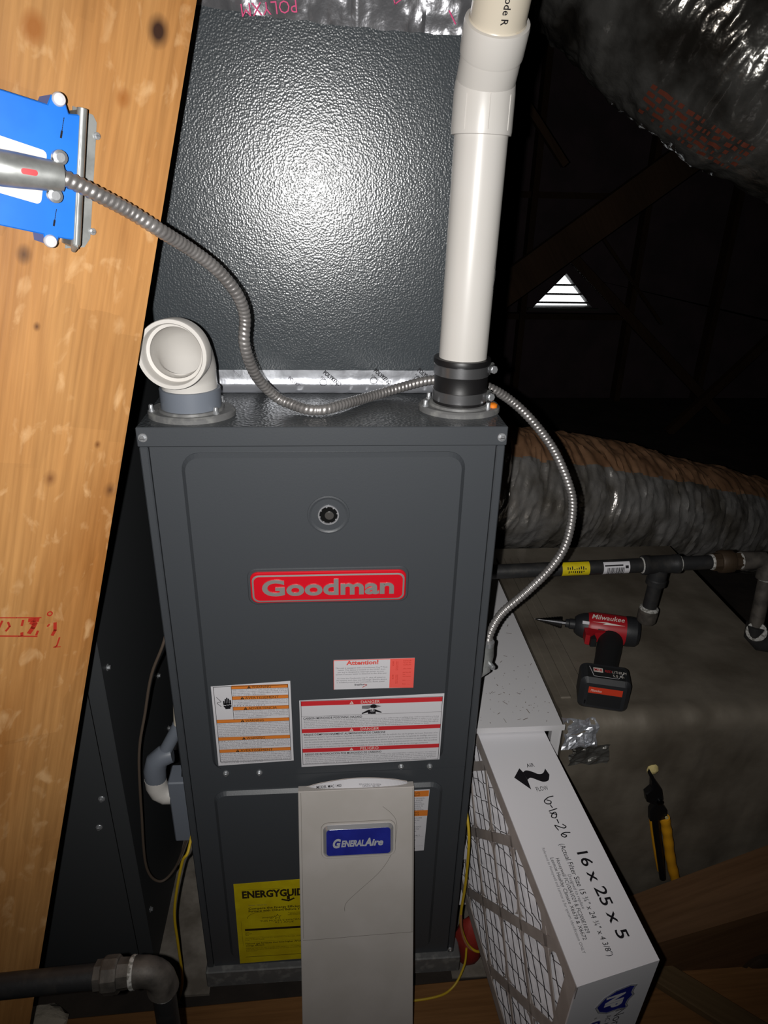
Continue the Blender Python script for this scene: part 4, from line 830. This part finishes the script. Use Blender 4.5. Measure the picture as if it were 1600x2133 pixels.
# rounded window corners: little fillets where band meets strip
mb = MB(); mb.T = FT
for i in range(-4,5):
    for j in range(-1,9):
        a, b = .137+.106*i, -.006+.0965*j; det = n1.x*n2.y-n1.y*n2.x
        y = (a*n2.y-b*n1.y)/det; z = (n1.x*b-n2.x*a)/det
        if bw < y < FL-bw and -FH+bw < z < -bw:
            d1_, d2_ = V((-n1.y,n1.x)), V((-n2.y,n2.x)); rr = .022
            for s1 in (-1,1):
                for s2 in (-1,1):
                    c_ = V((y,z)); u_ = d1_*s1; v_ = d2_*s2
                    q = [c_+u_*.006+v_*.009, c_+u_*(rr)+v_*.008, c_+u_*(rr*.55)+v_*(.011), c_+u_*.0075+v_*(rr*.75), c_+u_*.0045+v_*(rr*1.25)]
                    q = clip([tuple(t) for t in q], bw-.001,-FH+bw-.001,FL-bw+.001,-bw+.001)
                    if len(q) >= 3: fpoly(q, .0004, .0014, 'card_edge')
mb.build('corner_fillets', fi)['kind'] = 'stuff'
# pleats
mb = MB(); mb.T = FT; npl = 72; vs = []
for i in range(npl*2+1):
    z = -.004-(FH-.008)*i/(npl*2); x = .004 if i % 2 else .012
    vs += [(x,.012,z),(x,FL-.004,z)]
mb.add(vs, [(2*i,2*i+1,2*i+3,2*i+2) for i in range(npl*2)], 'pleat', True); mb.build('pleats', fi, 80)
# black wire mesh in the windows
mb = MB(); mb.T = FT; rnd = random.Random(5)
def wline(a, b, r=.0006):
    for k in range(1): mb.tube([(.0025,a[0],a[1]),(.0025,b[0],b[1])], r, 'wire_black', 4, caps=False, smooth=False)
s_ = .044
rows = int((FH-.02)/(s_*.42)); cols = int((FL-.02)/s_)
for j in range(rows):
    z = -.012-j*s_*.42
    for i in range(cols):
        y0 = .012+i*s_+(s_/2 if j%2 else 0); jt = lambda: rnd.uniform(-.0028,.0028)
        if y0+s_/2 < FL-.01 and z-s_*.42 > -FH+.008:
            c_ = (y0+jt(), z+jt()); wline(c_, (y0+s_/2+jt(), z-s_*.42+jt()))
            if y0-s_/2 > .01: wline(c_, (y0-s_/2+jt(), z-s_*.42+jt()))
wm = mb.build('wire_mesh', fi); wm['kind'] = 'stuff'
# prints on the filter
mb = MB(); ex_, ey_ = FM @ V((1,0,0)), FM @ V((0,1,0)); f = Flat(mb, FO, ex_, ey_, .0003); K = 'ink'
f.text('AIR',.0620,.3060,.0072,K,1,w=.0125,al='C'); f.text('FLOW',.0640,.2610,.0080,K,1,w=.0185,al='C')
ar = [(.0300,.2915),(.0430,.3065),(.0462,.2985)]+[(q.x,q.y) for q in catmull([(.0462,.2985,0),(.0500,.3012,0),(.0580,.2985,0),(.0660,.2915,0),(.0730,.2905,0),(.0800,.2985,0)],5)][1:]+[(.0830,.2995)]
ar2 = [(q.x,q.y) for q in catmull([(.0835,.2990,0),(.0850,.2870,0),(.0815,.2790,0),(.0740,.2760,0),(.0650,.2790,0),(.0570,.2850,0),(.0500,.2835,0),(.0480,.2740,0),(.0470,.2655,0)],5)]
pts_ = ar + ar2
# triangulate the arrow as strips: head and body
f.poly([(.0290,.2905),(.0470,.2655),(.0478,.2830),(.0462,.2985),(.0430,.3065)],K,1)
topc = catmull([(.0462,.2985,0),(.0520,.3010,0),(.0600,.2975,0),(.0680,.2918,0),(.0760,.2920,0),(.0828,.2998,0)],6); botc = catmull([(.0478,.2835,0),(.0540,.2865,0),(.0620,.2815,0),(.0700,.2765,0),(.0790,.2775,0),(.0850,.2875,0)],6)
kk = len(topc); mb.add([f.P(q.x,q.y,1) for q in topc]+[f.P(q.x,q.y,1) for q in botc], [(kk+i,kk+i+1,i+1,i) for i in range(kk-1)], K)
# handwriting 6-18-26 (strokes measured on the board)
def stroke(P, wd=.0013): f.line([(q.x,q.y) for q in catmull([(x,y,0) for x,y in P],6)], wd, 'ink_marker', 2)
hx, hy = .0570, .2520
def hand(P): stroke([(.0690-b*1.0, .2490-a) for a,b in P], .0016)      # a: along reading direction (towards viewer), b: downwards of letter
hand([(.000,-.006),(.001,.002),(.006,.010),(.011,.009),(.012,.003),(.008,.001),(.005,.006)]); hand([(.014,.004),(.019,.003)])
hand([(.0215,-.003),(.024,.010)]); hand([(.031,.001),(.027,.002),(.029,.007),(.034,.010),(.036,.005),(.031,.002),(.027,.010)]); hand([(.039,.004),(.045,.004)])
hand([(.048,-.001),(.052,-.004),(.054,.000),(.050,.007),(.048,.011),(.056,.009)]); hand([(.062,-.006),(.061,.002),(.064,.008),(.068,.005),(.066,.001),(.062,.006)])
f.text('16 x 25 x 5',.0715,.1560,.0155,K,1,w=.1190,rot=-89,bold=.012,res=4)
f.text('(Actual Filter Size 15 \u00be" x 24 \u00be" x 4 3/8")',.0525,.1720,.0074,K,1,w=.1520,rot=-90.5,res=3)
f.text('Designed to replace',.0455,.1270,.0046,'ink_soft',1,w=.0470,rot=-90.5); f.text('Honeywell FC100A1029 & FC200E1029',.0388,.1520,.0052,K,1,w=.1020,rot=-91); f.text('Lennox Healthy Climate X6670 & X6672',.0318,.1540,.0052,K,1,w=.1110,rot=-91)
f.text('Reference to Honeywell and Lennox is for system identification ONLY',.0262,.1700,.0040,'ink_gray',1,w=.1420,rot=-91.5)
mb.build('top_print', fi)
mb = MB(); ez_ = FM @ V((0,0,1)); sh = (FM @ V((1,.11,0))).normalized(); f = Flat(mb, FO+FM @ V((0,-.0063,0))-ey_*.0002, sh, ez_, .0003)
def R9(x, z): return (x, z)
shd = [(.0875,-.0400),(.0790,-.0360),(.0600,-.0385),(.0460,-.0480),(.0375,-.0640),(.0440,-.0780),(.0560,-.0860),(.0740,-.0850),(.0830,-.0890),(.0850,-.0860),(.0820,-.0790),(.0830,-.0700),(.0885,-.0610),(.0850,-.0540),(.0855,-.0460)]
f.poly(shd,'badge_blue',1); f.line(shd+shd[:1],.0022,'silver_print',2); f.line(inset(shd,-.0014)+inset(shd,-.0014)[:1],.0006,'ink_soft',2)
f.text('NP',.0510,-.0480,.0230,'card_white',2,w=.0290,rot=-90,bold=.06,res=4)
f.text('Nordic Pure',.0700,-.0890,.0150,'ink_soft',1,rot=-90); f.text('AC & FURNACE FILTER',.0580,-.0940,.0075,'ink_soft',1,rot=-90); f.text('\u00ae',.040,-.0890,.0040,'ink_soft',1,rot=-90)
f.poly(rrect(.0350,-.1550,.0520,-.0985,.006,4),'silver_print',1); f.poly(rrect(.0362,-.1540,.0508,-.0997,.005,4),'badge_blue',2); f.text('MERV',.0400,-.1030,.0075,'card_white',3,rot=-90)
mb.build('end_print', fi)
# ------------------------------------------------------------------ foil wrapped return duct box
ib = thing('insulated_duct', 'square dusty foil-wrapped duct on the right carrying the red drill', 'duct', (.86,.4,FZ))
X0, X1, Y0, Y1, ZT = .622, 1.100, .092, .72, .452
def ibp(s, x):
    """profile: s 0..1 from floor up the front and back along the top"""
    R_ = .032
    L1 = ZT-R_-FZ; L2 = R_*math.pi/2; L3 = Y1-Y0-R_; t = s*(L1+L2+L3)
    if t < L1: y, z, ny, nz = Y0, FZ+t, -1, 0
    elif t < L1+L2: a = (t-L1)/R_; y, z, ny, nz = Y0+R_-R_*math.cos(a), ZT-R_+R_*math.sin(a), -math.cos(a), math.sin(a)
    else: y, z, ny, nz = Y0+R_+(t-L1-L2), ZT, 0, 1
    wr = MN.noise(V((x*16, t*3, 2)))*.007*(1 if t < L1+L2 else .15) + abs(MN.noise(V((x*45,t*14,6))))*.004*(1 if t < L1+L2*1.2 else .25)
    return V((x, y+ny*wr, z+nz*wr))
mb = MB(); nx, ns = 60, 90; k = nx+1
vs = [ibp(j/ns, X0+(X1-X0)*i/nx) for j in range(ns+1) for i in range(nx+1)]
mb.add(vs, [(j*k+i,j*k+i+1,(j+1)*k+i+1,(j+1)*k+i) for j in range(ns) for i in range(nx)], 'duct_wrap', True)
for i, rev in ((0,0),(nx,1)):
    side = [vs[j*k+i] for j in range(ns+1)]+[V((vs[i].x,Y1,FZ))]; idx = list(range(len(side))); mb.add(side, [idx[::-1] if rev else idx], 'duct_wrap')
mb.build('foil_skin', ib, 60)
def crumple(name, parent, c, sz, m, n=16, seed=1, amp=.4, nrm=(0,-1,.6)):
    mb = MB(); a, b, d = frame_of(c, nrm); vs = []
    for j in range(n+1):
        for i in range(n+1):
            u, v = (i/n-.5)*sz[0], (j/n-.5)*sz[1]; h = (MN.noise(V((u*70+seed,v*70,seed)))*.6+abs(MN.noise(V((u*160,v*160,seed+3))))*.6)*amp*.03
            e = 1+.25*MN.noise(V((u*60,v*60,seed+9))); vs.append(V(c)+a*u*e+b*v*e+d*(h+.001))
    k = n+1; mb.add(vs, [(j*k+i,j*k+i+1,(j+1)*k+i+1,(j+1)*k+i) for j in range(n) for i in range(n)], m, False); return mb.build(name, parent)
crumple('foil_patch', ib, (.652,.093,.428), (.060,.050), 'foil', 12, 2, .45, (0.0,-.9,.5))
crumple('foil_patch', ib, (.672,.086,.385), (.070,.040), 'foil_old', 10, 5, .3, (0,-1,.1))
mb = MB(); rr_ = random.Random(9)
for i in range(14):
    x = .66+i*.016+rr_.uniform(-.006,.006); 
for x0 in (.634,.668):
    mb.box((x0,Y0+.06,ZT-.002),(x0+.020,Y1-.05,ZT+.003),'duct_wrap',.002)
mb.build('seam_ridge', ib)
mb = MB(); v_ = []
for j in range(7):
    for i in range(11):
        t = 2*math.pi*i/10; ph = math.pi*j/6; r_ = 1+.4*MN.noise(V((math.cos(t)*2,math.sin(t)*2,j))); v_.append((.795+.011*r_*math.sin(ph)*math.cos(t), .0845+.007*math.cos(ph), .343+.011*math.sin(ph)*math.sin(t)*r_))
mb.add(v_, [(j*11+i,j*11+i+1,(j+1)*11+i+1,(j+1)*11+i) for j in range(6) for i in range(10)], 'insul_yellow', True); mb.fix = True; mb.build('torn_insulation', ib)
# ------------------------------------------------------------------ silver flexible duct behind
def wrinkled(name, P, R0, mats, label, seed, n=72, m=150, amp=.03, ringf=26, topz=None, ang=40, sharp=1.):
    cen = catmull(P, 44); k = len(cen); mb = MB(); vs = []
    t = [(cen[min(i+1,k-1)]-cen[max(i-1,0)]).normalized() for i in range(k)]; zu = V((0,0,1)); L_ = 0; 
    for i in range(k):
        if i: L_ += (cen[i]-cen[i-1]).length
        a = (zu-t[i]*zu.dot(t[i])).normalized(); b = t[i].cross(a)
        r = R0[min(i*len(R0)//k, len(R0)-1)] if isinstance(R0,(list,tuple)) else R0
        for j in range(n):
            q = 2*math.pi*j/n; cs, sn = math.cos(q), math.sin(q)
            wv = .06*MN.noise(V((L_*ringf*9,cs*14,sn*14+seed))) + MN.noise(V((L_*ringf+sn*1.5,cs*1.3,sn*1.3+seed)))*.55 + (.5-abs(MN.noise(V((L_*ringf*1.9+cs,cs*1.6,sn*1.6+seed)))))*.55*sharp + (.4-abs(MN.noise(V((L_*ringf*3.7+sn,cs*2.4,sn*2.4+seed+5)))))*.40*sharp + MN.noise(V((L_*ringf*5,cs*9,sn*9+seed)))*.16 + .5*MN.noise(V((L_*4,cs*.8,sn*.8+seed)))
            vs.append(cen[i]+(a*cs+b*sn)*r*(1+amp*wv))
    for i in range(k-1):
        fs_ = {}
        for j in range(n):
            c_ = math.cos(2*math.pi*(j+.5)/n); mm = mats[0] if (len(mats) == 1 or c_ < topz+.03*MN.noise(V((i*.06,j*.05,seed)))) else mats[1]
            fs_.setdefault(mm, []).append((i*n+j, i*n+(j+1)%n, (i+1)*n+(j+1)%n, (i+1)*n+j))
        for mm, F in fs_.items():
            kx = mb.idx(mm)
            for f_ in F: mb.f.append(list(f_)); mb.mi.append(kx); mb.sm.append(True)
    mb.v = vs; o = mb.build(name, None, ang); return o, cen, t
fd, _, _ = wrinkled('flexible_duct', [(.475,.905,.60),(.59,.930,.565),(.723,.957,.517),(.925,1.027,.468),(1.135,1.09,.408),(1.462,1.229,.293),(1.861,1.404,.153),(2.30,1.56,.02)], .168, ('foil_duct','duct_brown'), '', 3, n=160, amp=.075, ringf=15, topz=.72, sharp=1.9)
tag(fd, 'long silver foil flexible duct running right behind the furnace, brown on top', 'duct')
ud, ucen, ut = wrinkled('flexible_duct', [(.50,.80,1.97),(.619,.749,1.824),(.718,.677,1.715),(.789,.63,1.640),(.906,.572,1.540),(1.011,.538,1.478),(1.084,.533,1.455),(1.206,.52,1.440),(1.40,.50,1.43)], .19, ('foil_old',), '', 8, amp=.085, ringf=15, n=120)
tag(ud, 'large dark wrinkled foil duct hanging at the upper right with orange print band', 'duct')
# faded orange print on the hanging duct
mb = MB(); rb_ = random.Random(6)
kL = len(ucen)
def dpt(i, deg, r=.204): c_ = ucen[i]; tt = ut[i]; a = (V((0,0,1))-tt*tt.z).normalized(); b = tt.cross(a); q = math.radians(deg); return c_+(a*math.cos(q)+b*math.sin(q))*r*(1+.012*MN.noise(V((i*.3,deg*.1,1))))
i0, i1 = int(kL*.485), int(kL*.625)
for i in range(i0, i1):
    for j in range(5):
        if rb_.random() < .45: continue
        d0 = 134+4*j+(i-i0)*.05; mb.add([dpt(i,d0),dpt(i+1,d0),dpt(i+1,d0+2.4),dpt(i,d0+2.4)], [(0,1,2,3)], 'orange_print')
mb.fix = True; bnd = mb.build('printed_band', ud); bnd['kind'] = 'stuff'
# ------------------------------------------------------------------ gas pipe with tee on the right
g2 = thing('gas_pipe', 'black iron gas pipe with tee, drip leg and yellow tag crossing right of the furnace', 'pipe', (.8,.3,.64))
ga, gb = V((.4460,.298,.6285)), V((1.20,.298,.650)); gd = (gb-ga).normalized(); gat = lambda x: ga + gd*((x-ga.x)/gd.x)
mb = MB(); mb.cyl(ga, gat(.83), .0134, 'iron', 24); mb.cyl(gat(.87), gat(.99), .0134, 'iron', 24); mb.build('pipe_run', g2)
mb = MB(); tc_ = gat(.847); dl = V((-.045,-.02,-1)).normalized()
mb.lathe(tc_-gd*.036, gd, [(.0150,0),(.0185,.0012),(.0185,.010),(.0172,.012),(.0172,.060),(.0185,.062),(.0185,.0708),(.0150,.072)], 'iron', 26); mb.lathe(tc_, dl, [(.0170,.008),(.0170,.030),(.0186,.032),(.0186,.042),(.0150,.043)], 'iron', 26); mb.build('tee', g2)
for x in (.8125,.8815): m2 = MB(); m2.lathe(gat(x)-gd*.003, gd, [(.0138,0),(.0160,.002),(.0160,.006),(.0138,.008)], 'thread_white', 20); m2.build('thread_compound', g2)
mb = MB(); mb.cyl(tc_+dl*.040, tc_+dl*.105, .0134, 'iron', 22); mb.build('drip_leg', g2)
mb = MB(); mb.lathe(tc_+dl*.097, dl, [(.0150,0),(.0182,.001),(.0186,.010),(.0180,.026),(.0150,.030)], 'iron_old', 24); mb.lathe(tc_+dl*.0955, dl, [(.0140,-.003),(.0178,0),(.0180,.0025)], 'thread_white', 20); mb.build('cap', g2)
mb = MB(); u0 = gat(.948); mb.lathe(u0, gd, [(.0150,0),(.0175,.001),(.0175,.014)], 'iron_brown', 8, smooth=False); mb.lathe(u0+gd*.013, gd, [(.0205,0),(.0225,.003),(.0225,.024),(.0205,.027)], 'iron_brown', 10, smooth=False); mb.lathe(u0+gd*.040, gd, [(.0175,0),(.0170,.014)], 'iron_brown', 8, smooth=False); mb.lathe(u0-gd*.004, gd, [(.0140,0),(.0155,.003),(.0150,.007)], 'thread_white', 18); mb.lathe(u0+gd*.052, gd, [(.0165,0),(.0165,.004)], 'thread_white', 18); mb.build('union', g2)
mb = MB(); ec = gat(1.045); mb.tube([gat(1.005),gat(1.03),ec,ec+gd*.012+V((0,-.005,-.012)),ec+gd*.014+V((0,-.008,-.035))],[.0184,.0170,.0172,.0172,.0186],'iron_old',22); mb.cyl(ec+gd*.014+V((0,-.008,-.030)), ec+gd*.014+V((0,-.02,-.15)), .0134, 'iron_old', 20); mb.lathe(ec+gd*.014+V((0,-.008,-.032)), (0,-.1,-1), [(.0150,0),(.0165,.003),(.0145,.007)], 'thread_white', 18); mb.build('elbow', g2)
e2 = ec+gd*.014+V((0,-.02,-.15)); mb = MB(); mb.tube([e2+V((0,0,.015)),e2+V((.0,0,-.010)),e2+V((.012,-.006,-.022)),e2+V((.04,-.01,-.024))],[.0185,.0172,.0172,.0186],'iron',20); mb.lathe(e2+V((.0,-.004,.004)), (-.5,-.8,.3), [(.016,.004),(.019,.006),(.019,.009),(.015,.010)],'thread_white',18); mb.build('lower_elbow', g2)
# wrapped labels on the pipe
def sleeve(x0, x1, m, a0, a1, name, deco=None):
    mb = MB(); n = 16; vs = []; e1 = V((0,-1,0)); e2_ = gd.cross(e1)
    P_ = lambda x, q, r=.0137: gat(x)+(e1*math.cos(q)+e2_*math.sin(q))*r
    mb.add([P_(x,a0+(a1-a0)*i/n) for x in (x0,x1) for i in range(n+1)], [(i,i+1,n+2+i,n+1+i) for i in range(n)], m, True); mb.fix = True
    o = mb.build(name, g2)
    if deco:
        mb = MB()
        for (t0_,t1_,b0_,b1_) in deco: mb.add([P_(x,q,.01395) for x in (t0_,t1_) for q in [b0_+(b1_-b0_)*i/6 for i in range(7)]], [(i,i+1,8+i,7+i) for i in range(6)], 'ink', True)
        mb.fix = True; mb.build('label_print', o)
    return o
rnd = random.Random(4)
sleeve(.655,.707,'label_yellow',-1.5,1.4,'yellow_tag',[(.664+i*.0042,.666+i*.0042,-.6+rnd.uniform(-.2,.2),-.35+rnd.uniform(0,.1)) for i in range(9)]+[(.666+i*.004,.668+i*.004,-.15,.05+rnd.uniform(0,.2)) for i in range(8)])
bars_ = []; x = .740
while x < .772: wd = rnd.choice((.0006,.0006,.0011,.0016)); bars_.append((x,x+wd,-.35,.85)); x += wd+rnd.choice((.0006,.0008,.0012))
sleeve(.733,.783,'label_white',-1.2,1.3,'barcode_label',bars_+[(.774,.780,-.6,-.2),(.735,.770,-.75,-.55)])
# ------------------------------------------------------------------ cordless drill lying on the duct
dr = thing('cordless_drill', 'red and black cordless impact driver with step bit lying on the foil duct', 'drill', (.75,.25,ZT))
ZD = ZT+.003; zc = ZD+.033
a0, a1 = V((.7155,.3290,zc)), V((.8300,.2950,zc)); da = (a1-a0).normalized(); pa_ = V((-da.y,da.x,0))      # body axis, nose to tail; side axis
if pa_.y > 0: pa_ = -pa_                     # towards the handle
La = (a1-a0).length
def DP(s, t, z=0): return a0 + da*s + pa_*t + V((0,0,z))
mb = MB(); mb.lathe(DP(.000,0), da, [(.016,-.002),(.021,.004),(.025,.014),(.0265,.026)], 'drill_black', 24); mb.build('nose', dr)
mb = MB(); mb.lathe(DP(.022,0), da, [(.0268,0),(.0290,.006),(.0295,.040),(.0285,.078)], 'drill_red', 24)
pf = [(-.002+.022,.018),(.100,.020),(.098,.034),(.080,.036),(.046,.036),(.034,.046),(.020,.044),(.012,.030)]
rb = mb.build('red_housing', dr)
mb = MB(); mb.lathe(DP(.094,0), da, [(.0296,0),(.0300,.006),(.0290,.020),(.0240,.026)], 'drill_black', 24); mb.build('end_cap', dr)
mb = MB(); mb.prism([(.014,.026),(.060,.018),(.062,.030),(.034,.040),(.024,.052),(.016,.050)], -.012, .012, 'drill_red', a0, da, pa_, ch=.003) if da.cross(pa_).z > 0 else mb.prism([(.014,.026),(.016,.050),(.024,.052),(.034,.040),(.062,.030),(.060,.018)], -.012, .012, 'drill_red', a0, da, pa_, ch=.003)
mb.prism([(.022,.036),(.032,.036),(.036,.056),(.026,.058)], -.009, .009, 'drill_rubber', a0, da, pa_); mb.fix = True; mb.build('trigger', rb)
h0 = DP(.066,.030,-.008); hd = (V((.712,.165,zc-.006))-h0).normalized(); 
mb = MB(); hl = (V((.712,.165,zc-.006))-h0).length; mb.tube([h0, h0+hd*hl*.25, h0+hd*hl*.5, h0+hd*hl*.8, h0+hd*hl], [.0235,.0235,.022,.0215,.023], 'drill_rubber', 20); mb.build('handle', dr)
mb = MB(); q = h0+hd*.074; mb.tube([q+V((.010,0,.012)),q+hd*.012+V((.018,0,.010)),q+hd*.030+V((.023,0,.0)),],[.011,.012,.012],'drill_red',12) if 0 else None
bl0, bl1 = V((.6550,.1256,ZD-.003)), V((.7343,.1030,ZD-.003)); bxv = (bl1-bl0); bw_ = bxv.length; bxv.normalize(); byv = V((0,0,1)); bd_ = byv.cross(bxv).normalized()
mb = MB(); bh_ = .066; mb.prism(rrect(-.001,0,bw_+.001,bh_,.012,5), -.046, .0, 'battery_body', bl0, bxv, byv, ch=.008)
mb.box((0,0,0),(0,0,0),'battery_body') if 0 else None
ba = mb.build('battery_pack', dr)
nf = bxv.cross(byv)
mb = MB(); f = Flat(mb, bl0+nf*.0004, bxv, byv); f.rect(.013,.038,bw_-.013,.051,'battery_orange',0); f.rect(.013,.012,bw_-.013,.037,'drill_rubber',0); f.text('Milwaukee',.017,.0415,.0055,'label_tan',1,w=.018,shear=.2)
for k in range(3): f.rect(.009,.014+k*.016,.0115,.022+k*.016,'steel_dark',1) if k < 1 else None
f2 = Flat(mb, bl0+V((0,0,bh_+.0006)), bxv, bd_ if bd_.y > 0 else -bd_)
f2.rect(.010,.006,bw_-.010,.040,'drill_rubber',0); f2.line([(.014,.036),(.020,.010),(bw_-.022,.010),(bw_-.012,.026)],.0010,'label_white',1); f2.rect(.020,.022,.036,.034,'label_tan',1); f2.text('M18',.0215,.0245,.0070,'label_red',2,w=.0130,bold=.03); f2.text('RED',.039,.024,.0070,'label_red',1,w=.012,shear=.2); f2.text('LITHIUM',.0515,.024,.0070,'label_tan',1,w=.024,shear=.2); f2.text('5.0 Ah',.052,.0135,.0070,'label_tan',1,w=.018)
mb.build('battery_print', ba)
tl = V((-.045,.040,0)).normalized()
mb = MB(); tb = DP(-.002,0); tt_ = -da
mb.lathe(tb, tt_, [(.0105,0),(.0105,.010),(.0085,.012),(.0085,.018)], 'drill_black', 16); mb.lathe(tb, tt_, [(.0040,.016),(.0040,.026)], 'steel_dark', 6); pr = []
for k in range(9): r_ = .0118-.00115*k; pr += [(r_,.026+k*.0052),(r_,.026+(k+1)*.0052)]
mb.lathe(tb, tt_, [(.006,.0255)]+pr+[(.0008,.0775)], 'steel_dark', 18); mb.lathe(tb, tt_, [(.0016,.0745),(.0004,.079)], 'chrome', 8); mb.build('step_bit', dr)
# lettering along the housing's upper side
mb = MB()
def side(deg, ang_r=.0298): n_ = pa_*math.cos(math.radians(deg)) + V((0,0,1))*math.sin(math.radians(deg)); return Flat(mb, DP(.026,0,0)+n_*ang_r, da, n_.cross(da))
f = side(72); f.text('Milwaukee',.001,-.004,.0115,'label_tan',0,w=.062,shear=.3,bold=.01)
f = side(48); f.poly([(.002,.002),(.028,.0015),(.022,-.0015),(.064,.0008),(.030,.0035),(.034,.0040)],'label_tan',0)
f = side(20); f.rect(.014,-.004,.026,.004,'drill_black',0); f.text('FUEL',.030,-.003,.005,'ink',0,w=.014)
f = side(45,.0275); f.rect(-.016,-.003,-.003,.003,'label_white',0)
mb.build('drill_print', rb)
# ------------------------------------------------------------------ pliers hanging on the duct front
pr_ = thing('pliers', 'black pliers with yellow-orange grips stuck in the front of the foil duct', 'pliers', (.83,.075,.2))
yp = .0765
mb = MB(); f_ = lambda pts: [(x,z) for x,z in pts]
mb.prism([(.7850,.3500),(.7970,.3300),(.8130,.3080),(.8200,.2850),(.8200,.2740),(.8330,.2560),(.8380,.2320),(.8060,.2300),(.8010,.2560),(.8050,.2720),(.7900,.2800),(.7840,.3000),(.7930,.3120),(.7900,.3300),(.7835,.3420)][::-1], 0, .010, 'pliers_black', (0,yp,0), (1,0,0), (0,0,1), ch=.002) if 0 else mb.prism([(.7835,.3420),(.7900,.3300),(.7930,.3120),(.7840,.3000),(.7900,.2800),(.8050,.2720),(.8010,.2560),(.8060,.2300),(.8380,.2320),(.8330,.2560),(.8200,.2740),(.8200,.2850),(.8130,.3080),(.7970,.3300),(.7850,.3500)], 0, .012, 'pliers_black', (0,yp+.004,0), (1,0,0), (0,0,1), ch=.002)
mb.lathe((.8135,yp-.008,.2805),(0,-1,0),[(.006,0),(.006,.003),(.003,.0035)],'steel_dark',14); mb.build('jaw_head', pr_)
def grip(P, w0, m, name, wav=0):
    mb = MB(); c_ = catmull(P, 10); mb.tube(c_, [w0*(1+wav*math.sin(i*1.1)) for i in range(len(c_))], m, 14); return mb.build(name, pr_)
grip([(.8330,yp-.004,.2360),(.8470,yp-.006,.1900),(.8660,yp-.007,.1250),(.8930,yp-.005,.0540)], .0092, 'grip_orange', 'grip', .06)
grip([(.8115,yp+.002,.2310),(.8220,yp+.003,.1950),(.8400,yp+.003,.1350),(.8570,yp+.004,.0840)], .0048, 'grip_orange', 'grip')
mb = MB(); mb.tube([(.8165,yp-.001,.2350),(.8290,yp-.001,.1900),(.8470,yp-.001,.1300),(.8650,yp,.0650)], [.008,.0075,.0075,.006], 'pliers_black', 12); mb.build('inner_handle', pr_)
mb = MB(); mb.lathe((.8330,yp-.009,.2420),(0,-1,0),[(.0032,0),(.0032,.002)],'insul_yellow',12); mb.build('spring_stop', pr_)
